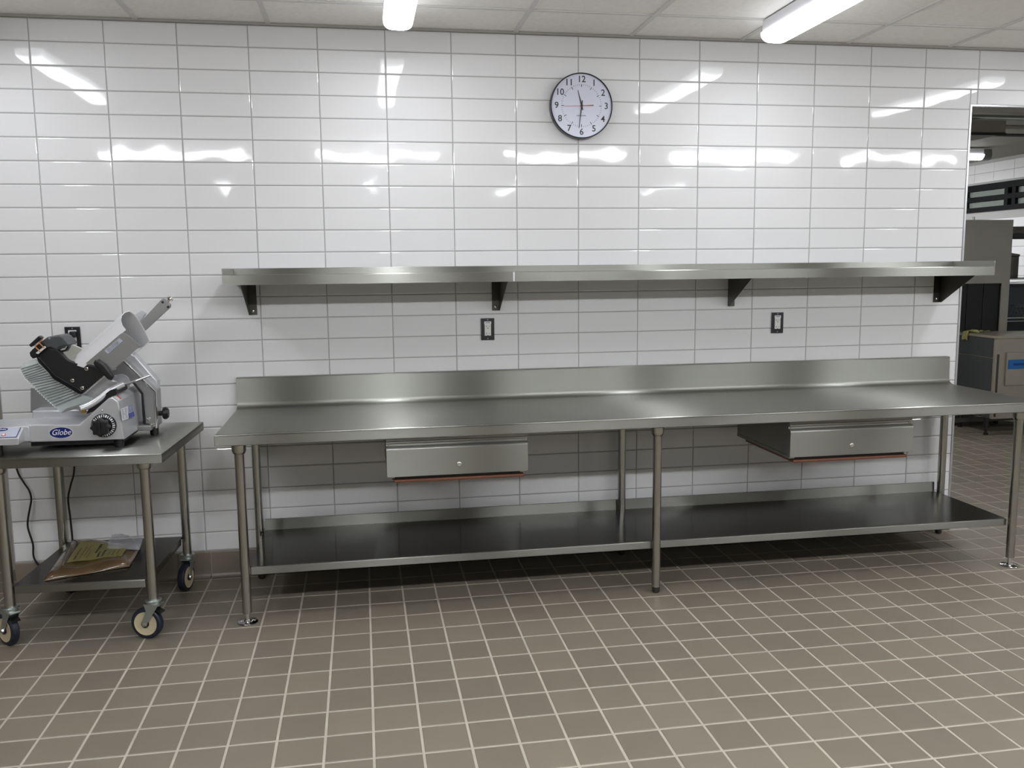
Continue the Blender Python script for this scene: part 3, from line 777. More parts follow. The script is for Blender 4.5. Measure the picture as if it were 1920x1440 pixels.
# printing on the sheet: bold lines running front to back, as on the label
b = MB(); rnd = random.Random(5)
def mark(u0, u1, v0, v1):
    q = [quadpt(top_lab, *c) for c in ((u0, v0), (u1, v0), (u1, v1), (u0, v1))]
    b.quad(*[(p.x, p.y, 0.3035) for p in q])
for u, v0, v1, wd, ln in ((0.10, 0.08, 0.62, 0.030, 0.05), (0.44, 0.35, 0.85, 0.05, 0.07), (0.52, 0.08, 0.42, 0.045, 0.06), (0.60, 0.08, 0.5, 0.045, 0.06),
                          (0.20, 0.1, 0.7, 0.016, 0.04), (0.27, 0.2, 0.8, 0.016, 0.04), (0.33, 0.1, 0.5, 0.016, 0.03), (0.72, 0.1, 0.35, 0.02, 0.04), (0.80, 0.1, 0.5, 0.02, 0.04), (0.88, 0.2, 0.6, 0.02, 0.04)):
    v = v0
    while v < v1:
        l = rnd.uniform(0.4, 1.0) * ln; mark(u, u + wd * rnd.uniform(0.6, 1), v, v + l); v += l + 0.02
b.build('sheet_print', 'ink', lab, smooth=0)
bagq = [(0.2880, -0.3930), (0.4430, -0.4400), (0.4190, -0.2750), (0.2540, -0.1730)]
pad(bagq, 9, 7, 0.298, 0.014, 0.006, 'plastic_corner', 'bag', pk, 8)

# ================================================================== MEAT SLICER (stands on the cart)
sl = thing('meat_slicer', 'silver meat slicer with black arm, ribbed clear guard and white round chute on the cart', 'slicer', (0.28, -0.5, 0.820))
YB = -0.70
base_poly = [(0.1000, 0.8620), (0.4760, 0.8580), (0.4650, 1.0190), (0.4410, 1.0410), (0.4260, 1.0350), (0.3050, 0.9300), (0.1050, 0.9360)]
base = MB().prism(base_poly, YB, -0.33, 'y', 0.007, 3).build('base', 'cast', sl)
# raised rear deck behind the low front of the base
deck = [(0.0530, 0.8990), (0.0580, 0.9640), (0.1930, 0.9630), (0.2930, 0.9590), (0.2880, 0.8890)]
MB().prism(deck, -0.50, -0.36, 'y', 0.008, 3).build('rear_deck', 'cast', base)
rp = [(0.0240, 1.0510), (0.1620, 1.0460), (0.1370, 0.9370), (0.0160, 0.9410)]
MB().prism(rp, -0.40, -0.392, 'y', 0.002).build('receiving_tray', 'cast_dark', sl)
# control panel at the left end of the front
pn = [(-0.0940, 0.8680), (0.0960, 0.8610), (0.1020, 0.8890), (-0.0920, 0.8930)]
xL, xR = pn[0][0], pn[1][0]
zb, zt = pn[0][1], pn[3][1]
b = MB().prism([(-0.775, zb), (-0.775, zt), (-0.700, zt + 0.042), (-0.60, zt + 0.042), (-0.60, zb)], xL, xR, 'x', 0.006, 2)
b.prism([(xL, zb), (xR + 0.02, zb), (xR + 0.02, zb + 0.065), (xL, zb + 0.065)], -0.715, -0.50, 'y', 0.006, 2)
cp = b.build('control_panel', 'cast', sl)
sl_n = Vector((0, -0.042, 0.075)).normalized()
def onpanel(u, v, e=0.001):      # u along x from the right end, v from 0 (low front) to 1 (high rear)
    return Vector((xR - u, -0.775 + 0.075 * v, zt + 0.042 * v)) + sl_n * e
def patch(par, name, mt, u0, u1, v0, v1, e):
    q = [onpanel(u1, v0, e), onpanel(u0, v0, e), onpanel(u0, v1, e), onpanel(u1, v1, e)]
    return MB().quad(*q).build(name, mt, par, smooth=0)
patch(cp, 'overlay', 'label_grey', 0.010, 0.150, 0.10, 0.90, 0.0012)
for a in ((0.010, 0.150, 0.10, 0.13), (0.010, 0.150, 0.87, 0.90), (0.010, 0.0125, 0.10, 0.90)): patch(cp, 'border_line', 'navy', *a, 0.0016)
PANEL_F = Matrix(((1, 0, 0, 0), (0, 0.8725, -0.4886, 0), (0, 0.4886, 0.8725, 0), (0, 0, 0, 1)))
def disc(par, name, mt, c, n, r, sx=1.0, e=0.0008, rot=None):
    b = MB(); q = Vector((0, 0, 1)).rotation_difference(Vector(n)).to_matrix() if rot is None else rot.to_3x3()
    vs = [b.b.verts.new(Vector(c) + q @ Vector((r * sx * math.cos(a), r * math.sin(a), e))) for a in [2 * math.pi * k / 40 for k in range(40)]]
    b.b.faces.new(vs); return b.build(name, mt, par, smooth=0)
p = onpanel(0.079, 0.70, 0.0018); disc(cp, 'emblem', 'navy', p, sl_n, 0.010, 2.3, rot=PANEL_F)
put_text('Globe', 0.013, onpanel(0.079, 0.70, 0.0032), 'label_white', cp, face=PANEL_F, shear=0.3)
for u, mt in ((0.063, 'red'), (0.105, 'green')):
    p = onpanel(u, 0.30, 0.0018); disc(cp, 'button', mt, p, sl_n, 0.0085, rot=PANEL_F); p = onpanel(u, 0.30, 0.003); disc(cp, 'button_centre', 'label_white', p, sl_n, 0.0055, rot=PANEL_F)
# feet
for x, y, r in ((0.005, -0.745, 0.016), (0.445, -0.655, 0.02), (0.530, -0.395, 0.019), (0.13, -0.40, 0.019)):
    MB().lathe((x, y, 0.820), (0, 0, 1), [(0.0, 0), (r * 0.86, 0), (r, 0.006), (r, 0.03), (r * 1.05, 0.048), (0, 0.048)], 24).build('foot', 'black', sl)
MB().box(0.10, 0.46, -0.66, -0.36, 0.838, 0.866).build('base_shadow', 'black', sl, smooth=0)  # black block stands in for the shadow under the base
MB().box(0.46, 0.535, -0.47, -0.33, 0.852, 0.876, 0.004).build('rear_bracket', 'cast_dark', sl)
# oval maker's badge
bc = [(0.2330, 0.8980)]
bx, bz = bc[0]
disc(sl, 'badge_rim', 'label_white', (bx, YB, bz), None, 0.0245, 1.92, 0.0009, FACE_Y)
bd = disc(sl, 'badge', 'navy', (bx, YB, bz), None, 0.0225, 1.96, 0.0014, FACE_Y)
put_text('Globe', 0.033, (bx, YB - 0.0022, bz + 0.001), 'label_white', bd, shear=0.35, sx=0.92)
# thickness dial and scalloped knob
dc = [(0.4020, 0.9220)]
dx, dz = dc[0]
dl = MB().lathe((dx, YB, dz), (0, -1, 0), [(0.0, 0), (0.050, 0), (0.050, 0.004), (0.047, 0.008), (0.034, 0.011), (0, 0.011)], 48).build('dial', 'black_gloss', sl)
b = MB()
for k in range(30):
    a = 2 * math.pi * k / 30; ca, sa = math.cos(a), math.sin(a); r0, r1, w_ = 0.036, 0.046, 0.0016 if k % 3 else 0.003
    b.quad(*[(dx + r * ca - s * w_ * sa, YB - 0.0118 + (r - 0.034) * 0.22, dz + r * sa + s * w_ * ca) for r, s in ((r0, -1), (r1, -1), (r1, 1), (r0, 1))])
b.build('dial_scale', 'label_white', dl, smooth=0)
kb = bmesh.new(); rings = []
for r, t_ in ((0.026, 0.010), (0.031, 0.030), (0.034, 0.036), (0.035, 0.060), (0.030, 0.067), (0.018, 0.068)):
    rings.append([kb.verts.new((dx + r * (1 + 0.10 * math.cos(8 * a)) * math.cos(a), YB - t_, dz + r * (1 + 0.10 * math.cos(8 * a)) * math.sin(a))) for a in [2 * math.pi * k / 72 for k in range(72)]])
for A, B in zip(rings, rings[1:]):
    for k in range(72): kb.faces.new((A[k], A[(k + 1) % 72], B[(k + 1) % 72], B[k]))
kb.faces.new(rings[0]); kb.faces.new(rings[-1])
m_ = MB(); m_.b.free(); m_.b = kb; kn = m_.build('dial_knob', 'black', dl)
MB().box(dx - 0.006, dx + 0.006, YB - 0.075, YB - 0.066, dz - 0.028, dz + 0.028, 0.003).build('knob_grip', 'black', dl)
MB().lathe((dx - 0.002, YB, dz + 0.062), (0, -1, 0), [(0.003, 0), (0.003, 0.004), (0, 0.005)], 12).build('pointer', 'chrome', sl)
# stickers on the right side of the base
XS = max(p[0] for p in base_poly) - 0.0
sd = [(-0.7230, 0.9910), (-0.6090, 0.9870), (-0.6060, 0.9320), (-0.7120, 0.9400)]
sd2 = [(-0.6090, 0.9870), (-0.5210, 0.9820), (-0.5160, 0.9490), (-0.6090, 0.9550)]
sd3 = [(-0.6090, 0.9550), (-0.5160, 0.9490), (-0.5120, 0.9260), (-0.6060, 0.9320)]
def side_patch(pts, name, mt, e):
    return MB().quad(*[(XS + 0.0005 + e, y, z) for y, z in pts]).build(name, mt, base, smooth=0)
def inner(pts, s):
    cy_ = sum(p[0] for p in pts) / 4; cz_ = sum(p[1] for p in pts) / 4
    return [(cy_ + (p[0] - cy_) * s, cz_ + (p[1] - cz_) * s) for p in pts]
side_patch(sd, 'sticker', 'label_white', 0.0008)
side_patch(sd2, 'sticker', 'label_grey', 0.0008)
side_patch(sd3, 'sticker', 'label_blue', 0.0008)
def lines(pts, n, mt, name, f0=0.12, f1=0.88):
    b = MB(); P = [Vector((0, p[0], p[1])) for p in pts]; rnd = random.Random(n)
    for k in range(n):
        v = 0.12 + 0.76 * k / max(1, n - 1)
        for (u0, u1) in ((f0, rnd.uniform(0.3, 0.5)), (0.55, rnd.uniform(0.7, f1))):
            q = []
            for u, vv in ((u0, v), (u1, v), (u1, v + 0.35 / n), (u0, v + 0.35 / n)):
                a = P[3].lerp(P[2], u).lerp(P[0].lerp(P[1], u), vv); q.append((XS + 0.0018, a.y, a.z))
            b.quad(*q)
    b.build(name, mt, base, smooth=0)
lines(sd, 8, 'print_grey', 'sticker_print'); lines(sd2, 5, 'label_blue', 'sticker_print'); lines(sd3, 3, 'label_grey', 'sticker_print', 0.2, 0.8)
# warning sticker on the slope at the top
h0 = Vector((base_poly[3][0], 0, base_poly[3][1])); h1 = Vector((base_poly[2][0], 0, base_poly[2][1]))
dr = (h1 - h0); nn = Vector((dr.z, 0, -dr.x)).normalized(); nn = nn if nn.z > 0 else -nn
def slope(u, v, e): p = h0 + dr * u; return (p.x + nn.x * e, YB + v, p.z + nn.z * e)
MB().quad(slope(0.12, 0.010, 0.001), slope(0.88, 0.010, 0.001), slope(0.88, 0.070, 0.001), slope(0.12, 0.070, 0.001)).build('warning_sticker', 'label_white', base, smooth=0)
MB().quad(slope(0.15, 0.045, 0.0016), slope(0.85, 0.045, 0.0016), slope(0.85, 0.067, 0.0016), slope(0.15, 0.067, 0.0016)).build('warning_mark', 'red', base, smooth=0)
# rear upright with bright rim
up = [(0.4350, 1.1580), (0.5520, 1.0210), (0.5490, 0.8610), (0.5310, 0.8670), (0.5210, 0.8780), (0.5050, 0.8790), (0.4990, 1.0170), (0.4540, 1.0740), (0.4310, 1.1010), (0.4180, 1.1070), (0.3870, 1.1020), (0.3720, 1.1220), (0.4100, 1.1490)]
MB().prism(up, -0.45, -0.315, 'y', 0.005, 3).build('upright', 'cast_dark', sl)
bk = [(0.3990, 1.1820), (0.4540, 1.1900), (0.5360, 1.0820), (0.5500, 1.0620), (0.5470, 1.0090), (0.4970, 1.0110), (0.4420, 1.0680), (0.4030, 1.1050)]
MB().prism(bk, -0.37, -0.30, 'y', 0.008, 3).build('upright_cover', 'cast', sl)
rimp = [(0.4320, 1.1650), (0.4380, 1.1650), (0.5600, 1.0240), (0.5570, 0.8590), (0.5490, 0.8580), (0.5520, 1.0200)]
MB().prism(rimp, -0.456, -0.440, 'y', 0.002).build('upright_rim', 'chrome', sl)
gs = [(0.4620, 1.0720), (0.4710, 1.0720), (0.5060, 1.0200), (0.5090, 0.8790), (0.4980, 0.8800), (0.4980, 1.0160)]
MB().prism(gs, -0.458, -0.451, 'y').build('gap_shade', 'black', sl, smooth=0)  # black strip paints the dark gap between base and upright
sc = [(0.5220, 0.9010), (0.5390, 0.8750)]
for x, z in sc: MB().lathe((x, -0.45, z), (0, -1, 0), [(0.009, 0), (0.009, 0.004), (0.005, 0.006), (0.0, 0.005)], 16).build('screw', 'chrome', sl)
kp = [(0.5460, 0.9150)]
kx, kz = kp[0]
MB().lathe((kx - 0.02, -0.38, kz), (1, 0, 0), [(0.0, 0), (0.011, 0), (0.011, 0.042), (0.024, 0.043), (0.028, 0.048), (0.028, 0.058), (0.020, 0.067), (0, 0.070)], 28).build('sharpener_knob', 'black', sl)
# carriage: black block painting the shade in the gap, table plate, bright curved arm
slot = [(0.3290, 0.9690), (0.3560, 0.9770), (0.4310, 1.0350), (0.4540, 1.0480), (0.4510, 1.0710), (0.4280, 1.0650), (0.3920, 1.0370), (0.3420, 0.9960)]
MB().prism(slot, -0.675, -0.50, 'y').build('carriage_gap_shade', 'black', sl, smooth=0)
tb = [(0.1920, 1.0150), (0.2970, 1.0410), (0.3170, 1.0520), (0.3950, 1.1170), (0.4230, 1.1030), (0.4480, 1.0750), (0.4180, 1.0670), (0.3750, 1.0410), (0.3250, 1.0110), (0.2830, 0.9870), (0.2140, 0.9680)]
MB().prism(tb, -0.62, -0.600, 'y', 0.002).build('carriage_table', 'cast', sl)
st = [(0.3960, 1.1270), (0.4030, 1.1200), (0.3260, 1.0520), (0.3070, 1.0470)]
MB().prism(st, -0.655, -0.622, 'y', 0.001).build('fence_strip', 'white_metal', sl)
tl = [(0.2290, 0.9750), (0.2490, 0.9930), (0.2990, 1.0070), (0.3160, 0.9790), (0.3060, 0.9770), (0.2920, 0.9900), (0.2780, 0.9940), (0.2430, 0.9780)]
MB().prism(tl, -0.67, -0.63, 'y', 0.001).build('tray_lip', 'cast_dark', sl)
armp = [(0.3150, 0.9960), (0.3340, 1.0020), (0.3560, 1.0130), (0.3780, 1.0270), (0.4000, 1.0450), (0.4220, 1.0620), (0.4460, 1.0740), (0.4740, 1.0870)]
b = MB()
path = [Vector((x, -0.705 + 0.010 * k, z)) for k, (x, z) in enumerate(armp)]
b.tube([(p.x, p.y, p.z) for p in path], 0.0140, 16, 6)
b.build('carriage_arm', 'cast', sl)
pv = [(0.3300, 0.9860)]
MB().lathe((pv[0][0], -0.712, pv[0][1]), (0, -1, 0), [(0, -0.01), (0.008, -0.01), (0.008, 0.006), (0, 0.007)], 16).build('arm_pivot', 'brass', sl)
# round gauge plate behind the chute
gp = [(0.4260, 1.0740)]
MB().cyl((gp[0][0], -0.50, gp[0][1]), (0, 1, 0), 0.038, 0.012, n=48).build('gauge_disc', 'cast', sl)
hd = [(0.4450, 1.1230), (0.4760, 1.1360), (0.5210, 1.0830), (0.4540, 1.0580)]
# lever: bent chrome rod with black handle
rod = [(0.4340, 1.1150), (0.4430, 1.1000), (0.4570, 1.0830), (0.4730, 1.0780), (0.4970, 1.0840), (0.5450, 1.1000)]
MB().tube([(x, -0.70 + 0.045 * k, z) for k, (x, z) in enumerate(rod)], 0.0052, 12, 6).build('lever_rod', 'chrome', sl)
hp = [(0.3830, 1.1860), (0.3900, 1.1980), (0.4030, 1.2000), (0.4300, 1.1760), (0.4510, 1.1420), (0.4570, 1.1280), (0.4470, 1.1120), (0.4320, 1.1180), (0.4010, 1.1530), (0.3850, 1.1780)]
MB().prism(hp, -0.722, -0.690, 'y', 0.009, 3).build('lever_handle', 'black', sl)
# chute: rounded shell with a flat front plate
pl = [(0.3430, 1.1820), (0.4870, 1.3010), (0.4970, 1.3050), (0.5080, 1.3010), (0.5610, 1.2500), (0.4430, 1.1470)]
MB().prism(pl, -0.682, -0.676, 'y', 0.001).build('chute_plate', 'cast_dark', sl)
lb = [(0.4200, 1.2320), (0.4810, 1.2840), (0.4950, 1.2720), (0.4320, 1.2190)]
b = MB(); b.quad(*[(x, -0.6832, z) for x, z in lb]); lq = b.build('plate_label', 'label_grey', sl, smooth=0)
b = MB(); L4 = [Vector((x, -0.6836, z)) for x, z in lb]; rnd = random.Random(2)
for r_ in range(4):
    for s_ in range(9):
        u0 = 0.12 + 0.08 * s_; u1 = u0 + rnd.uniform(0.03, 0.07); v0 = 0.18 + 0.19 * r_; v1 = v0 + 0.08
        b.quad(*[L4[0].lerp(L4[1], u).lerp(L4[3].lerp(L4[2], u), v) for u, v in ((u0, v0), (u1, v0), (u1, v1), (u0, v1))])
b.build('label_print', 'ink', sl, smooth=0)
top2 = [(0.4970, 1.3050), (0.5610, 1.2500), (0.4430, 1.1470), (0.3430, 1.1820)]
c0 = Vector((top2[1][0], 0, top2[1][1])); a_ = (c0 - Vector((top2[2][0], 0, top2[2][1]))).normalized(); p_ = Vector((-a_.z, 0, a_.x))
shell = bmesh.new(); rows_ = []
LEN = (c0 - Vector((top2[2][0], 0, top2[2][1]))).length
PR = [(0.085, 0.0), (0.108, 0.004), (0.130, 0.018), (0.145, 0.040), (0.150, 0.068), (0.145, 0.096), (0.128, 0.120), (0.100, 0.138), (0.070, 0.146), (0.035, 0.148), (0.0, 0.148)]
for (pp, q) in PR:
    row = []
    for t_, off in ((0.045 * min(1, q / 0.09) * (0.15 + 0.85 * min(1, pp / 0.12)), 0.0), (-LEN * 0.5, 0), (-LEN * (1.02 + 0.55 * min(1, pp / 0.1)), 0)):
        P = c0 + a_ * (t_ + 0.004) + p_ * pp
        row.append(shell.verts.new((P.x, -0.678 + q, P.z)))
    rows_.append(row)
for A, B in zip(rows_, rows_[1:]):
    for k in range(2): shell.faces.new((A[k], A[k + 1], B[k + 1], B[k]))
bmesh.ops.recalc_face_normals(shell, faces=shell.faces)
bmesh.ops.solidify(shell, geom=shell.faces[:], thickness=0.003)
m_ = MB(); m_.b.free(); m_.b = shell; m_.build('chute_shell', 'white_metal', sl, smooth=60)
lin_ = MB(); rr = []
for (pp, q) in PR:
    s_ = 0.955
    P = c0 + p_ * (0.070 + (pp - 0.070) * s_); qq = 0.072 + (q - 0.072) * s_
    A1 = P + a_ * (0.001 + 0.045 * min(1, q / 0.09) * (0.15 + 0.85 * min(1, pp / 0.12))); A2 = P - a_ * (LEN * 0.9)
    rr.append((lin_.b.verts.new((A1.x, -0.678 + qq, A1.z)), lin_.b.verts.new((A2.x, -0.678 + qq, A2.z))))
for A, B in zip(rr, rr[1:]): lin_.b.faces.new((A[0], A[1], B[1], B[0]))
lin_.build('chute_liner', 'cast', sl, smooth=60)
# floor of the chute mouth (bright inner sheet)
b = MB()
P0 = c0 + a_ * -0.02; P1 = c0 + a_ * (-LEN)
b.quad((P0.x, -0.676, P0.z), (P0.x, -0.532, P0.z), (P1.x, -0.532, P1.z), (P1.x, -0.676, P1.z)); b.build('chute_floor', 'chrome', sl, smooth=0)
# pusher arm behind the chute
pb = [(0.5380, 1.2970), (0.5270, 1.3350), (0.6260, 1.4380), (0.6370, 1.4400), (0.6590, 1.4130), (0.6580, 1.4010), (0.5520, 1.3060)]
pu = MB().prism(pb, -0.53, -0.505, 'y', 0.002).build('pusher_arm', 'cast_dark', sl)
pe = [(0.6190, 1.4280), (0.6330, 1.4410), (0.6390, 1.4410), (0.6620, 1.4120), (0.6590, 1.4000), (0.6450, 1.3960)]
pb2 = [(0.4930, 1.3620), (0.5300, 1.3890), (0.5480, 1.3740), (0.5230, 1.3380), (0.5100, 1.3430)]
MB().prism(pb2, -0.504, -0.47, 'y', 0.002).build('pusher_bracket', 'cast', sl)
ps = [(0.6290, 1.4240), (0.6500, 1.4030)]
for x, z in ps: MB().lathe((x, -0.5305, z), (0, -1, 0), [(0.0055, 0), (0.005, 0.0015), (0, 0.0018)], 14).build('screw', 'black', pu)
pk_ = [(0.6420, 1.4220), (0.6630, 1.4410)]
(x0, z0), (x1, z1) = pk_
MB().lathe((x0, -0.517, z0), (x1 - x0, 0, z1 - z0), [(0, 0), (0.006, 0), (0.006, 0.014), (0.012, 0.016), (0.013, 0.024), (0.009, 0.030), (0, 0.031)], 20).build('end_knob', 'chrome', pu)
# knife cover between the black arm and the chute
kc = [(0.1780, 1.2320), (0.1930, 1.2250), (0.2200, 1.2500), (0.2620, 1.2300), (0.3040, 1.2010), (0.2970, 1.1590), (0.2570, 1.1560), (0.2110, 1.1760), (0.1870, 1.2090)]
MB().prism(kc, -0.47, -0.455, 'y', 0.002).build('knife_cover', 'light_metal', sl)
# black arm
ap = [(0.1500, 1.2140), (0.1660, 1.2320), (0.1950, 1.2490), (0.2340, 1.2410), (0.2470, 1.2260), (0.2660, 1.2000), (0.2780, 1.1910), (0.3020, 1.1820), (0.3740, 1.1670), (0.4070, 1.1290), (0.3160, 1.0520), (0.3060, 1.0560), (0.2130, 1.1210), (0.1580, 1.1880)]
arm = MB().prism(ap, -0.672, -0.640, 'y', 0.003).build('black_arm', 'black', sl)
rbp = [(0.1570, 1.2110), (0.1650, 1.2110), (0.2210, 1.1360), (0.3190, 1.0660), (0.3160, 1.0530), (0.3060, 1.0550), (0.2110, 1.1210)]
MB().prism(rbp, -0.680, -0.668, 'y', 0.002).build('arm_edge', 'black_gloss', arm)
sc = [(0.3420, 1.1580), (0.2840, 1.1110), (0.3200, 1.0780)]
for x, z in sc: MB().lathe((x, -0.672, z), (0, -1, 0), [(0.0085, 0), (0.008, 0.003), (0.004, 0.0045), (0.003, 0.002), (0, 0.002)], 20).build('screw', 'chrome', arm)
hs = [(0.1650, 1.2690), (0.2010, 1.2940), (0.2440, 1.3000), (0.2590, 1.2930), (0.2740, 1.2730), (0.2820, 1.2610), (0.2750, 1.2550), (0.2560, 1.2550), (0.2410, 1.2510), (0.2320, 1.2380), (0.2100, 1.2500), (0.1920, 1.2480), (0.1730, 1.2380)]
MB().prism(hs, -0.672, -0.56, 'y', 0.006, 3).build('arm_housing', 'dark_grey', arm)
sc = [(0.2070, 1.2880)]
for x, z in sc: MB().lathe((x, -0.671, z), (0, -1, 0), [(0.005, 0), (0.0045, 0.002), (0, 0.0022)], 14).build('screw', 'zinc', arm)
hk = [(0.2690, 1.2590), (0.2640, 1.2430), (0.2540, 1.2290), (0.2350, 1.2250), (0.2320, 1.2330), (0.2500, 1.2350), (0.2580, 1.2460), (0.2620, 1.2570)]
MB().prism(hk, -0.63, -0.60, 'y').build('latch_hook', 'black', arm)
lp = [(0.1760, 1.2720), (0.1970, 1.2540), (0.1640, 1.2280), (0.1550, 1.2110), (0.1430, 1.2070), (0.1340, 1.2180), (0.1320, 1.2320), (0.1440, 1.2450)]
MB().prism(lp, -0.69, -0.65, 'y', 0.006, 3).build('arm_grip', 'black', arm)
bar = [(0.1360, 1.2650), (0.1750, 1.3000), (0.1850, 1.2920), (0.1420, 1.2560)]
MB().prism(bar, -0.70, -0.66, 'y', 0.004, 2).build('arm_bar', 'black', arm)
lid = [(0.1580, 1.2310), (0.1950, 1.2590), (0.1990, 1.2520), (0.1670, 1.2260)]
MB().prism(lid, -0.695, -0.690, 'y', 0.001).build('clip_plate', 'label_white', arm)
cw = [(0.1610, 1.2590), (0.1640, 1.2540), (0.1790, 1.2370)]
cw2 = [(0.1930, 1.2890), (0.1780, 1.2740), (0.1810, 1.2680), (0.1950, 1.2520)]
cw3 = [(0.1600, 1.2570), (0.1800, 1.2740), (0.1930, 1.2900)]
b = MB()
for c_ in (cw, cw2, cw3): b.tube([(x, -0.703, z) for x, z in c_], 0.0022, 8, 4)
b.build('copper_clip', 'copper', arm)
# ribbed clear guard
gd = [(0.0780, 1.1730), (0.0930, 1.1860), (0.1380, 1.2020), (0.1480, 1.1950), (0.2020, 1.1200), (0.3010, 1.0510), (0.3540, 1.0270), (0.3190, 1.0100), (0.2220, 0.9720), (0.0960, 1.1140), (0.0820, 1.1440)]
gr = MB().prism(gd, -0.645, -0.640, 'y').build('ribbed_guard', 'clear', sl, smooth=0)
le = [(0.0820, 1.1620), (0.0950, 1.1290), (0.1130, 1.1080), (0.1410, 1.0730), (0.1700, 1.0400), (0.2030, 1.0050)]
re = [(0.1500, 1.1820), (0.1720, 1.1550), (0.1990, 1.1230), (0.2320, 1.0950), (0.2680, 1.0690), (0.3060, 1.0450)]
def along(P, t):
    f = t * (len(P) - 1); i_ = min(int(f), len(P) - 2); f -= i_
    return (P[i_][0] * (1 - f) + P[i_ + 1][0] * f, P[i_][1] * (1 - f) + P[i_ + 1][1] * f)
NR = 18
for k in range(NR):
    a = along(le, k / (NR - 1)); c_ = along(re, k / (NR - 1))
    MB().tube([(a[0], -0.649, a[1]), (c_[0], -0.649, c_[1])], 0.0026, 8, 0).build('rib', 'rib', gr)
b = MB()
for k in range(20):
    a = along(le, 0.05 + 0.95 * k / 19); a2 = along(le, 0.05 + 0.95 * k / 19 + 0.024)
    b.tube([(a[0] - 0.004, -0.651, a[1] - 0.004), (a2[0] - 0.004, -0.651, a2[1] - 0.004)], 0.0016, 6, 0)
b.build('bright_edge', 'label_white', gr)

# ---- slicer cord: from the plug in the outlet down behind the cart and up again
pw = thing('power_cord', 'black power cord hanging against the tiles behind the slicer cart', 'cord', (0.09, -0.03, 0.2))
pp_ = [(0.1030, 1.2610)]
px_, pz_ = pp_[0]
plug = MB().box(px_ - 0.013, px_ + 0.013, -0.044, -0.0112, pz_ - 0.016, pz_ + 0.014, 0.005, 2).build('plug', 'black', pw)
pr_ = [(0.1030, 1.2480), (0.1000, 1.1760), (0.0980, 1.0200), (0.0790, 0.8110), (0.0640, 0.6000), (0.0440, 0.5260), (0.0260, 0.4540), (0.0290, 0.3600), (0.0310, 0.2510), (0.0290, 0.1830)]
pr2 = [(-0.1450, 0.1480), (-0.1510, 0.2360), (-0.1670, 0.3180), (-0.1630, 0.3660), (-0.1490, 0.4240), (-0.1410, 0.4640), (-0.1470, 0.5040), (-0.1680, 0.5450), (-0.1910, 0.5990), (-0.1950, 0.6650), (-0.1620, 0.7820)]
b = MB()
P1_ = [(px_, -0.048, pz_ - 0.008)] + [(x, -0.036 - 0.0 * k, z) for k, (x, z) in enumerate(pr_)]
lo = [(pr_[-1][0] - 0.01, -0.042, 0.04), (0.06, -0.044, 0.0065), (0.0, -0.044, 0.0065), (-0.05, -0.042, 0.03)]
P1_ += lo + [(x, -0.037, z) for x, z in pr2]
b.tube(P1_, 0.0046, 10, 6).build('cord', 'black', pw)
MB().tube([(0.14, -0.34, 0.875), (0.10, -0.26, 0.850), (0.05, -0.16, 0.8265), (0.03, -0.105, 0.8265)], 0.0046, 10, 6).build('cord_stub', 'black', sl)

# ================================================================== FAR KITCHEN, SEEN THROUGH THE OPENING
# stainless base cabinet with counter, dark left side, blue recessed handle
cb = thing('base_cabinet', 'stainless base cabinet with dark left side and blue recessed handle beyond the wall opening', 'cabinet', (7.5, 2.7, 0))
X0, Y0 = 7.07, 2.46
MB().box(X0, 8.45, Y0, 2.955, 0.150, 0.880, 0.004).build('carcass', 'machine_light', cb)
MB().box(X0 - 0.006, X0, Y0 + 0.03, 2.95, 0.155, 0.70).box(X0 - 0.006, X0, Y0 + 0.03, 2.95, 0.707, 0.878).build('side_panel', 'dark_grey', cb, smooth=0)
MB().box(X0 - 0.008, 8.46, Y0 - 0.012, 2.955, 0.880, 0.905, 0.004).build('counter', 'machine_light', cb)
MB().box(X0 + 0.02, X0 + 0.036, Y0 - 0.008, Y0, 0.17, 0.74, 0.002).build('corner_strip', 'steel_dark', cb)
d = MB().box(7.175, 7.75, Y0 - 0.018, Y0, 0.455, 0.755, 0.004).build('door', 'machine_light', cb)
h = MB().prism([(7.190, 0.605), (7.44, 0.605), (7.44, 0.690), (7.190, 0.690)], Y0 - 0.026, Y0 - 0.018, 'y', 0.002).build('handle', 'blue', d)
MB().box(7.235, 7.385, Y0 - 0.0268, Y0 - 0.0255, 0.636, 0.658).build('grip_shade', 'blue_shade', d, smooth=0)  # flat darker patch paints the shade of a recess
MB().box(7.80, 8.40, Y0 - 0.018, Y0, 0.20, 0.755, 0.004).build('door', 'machine_light', cb)
b = MB().box(X0 + 0.02, 8.4, 2.9, 2.94, 0.10, 0.135).box(X0 - 0.7, 8.4, 2.60, 2.63, 0.105, 0.14)
b.build('pipe_rail', 'steel_dark', cb, smooth=0)
for x, y in ((7.02 + 0.03, 2.50), (8.35, 2.50), (7.10, 2.92), (8.35, 2.92)):
    MB().lathe((x, y, 0), (0, 0, 1), [(0, 0), (0.022, 0), (0.022, 0.012), (0.012, 0.02), (0.012, 0.06), (0.026, 0.065), (0.026, 0.152), (0, 0.152)], 20).build('foot', 'black', cb)
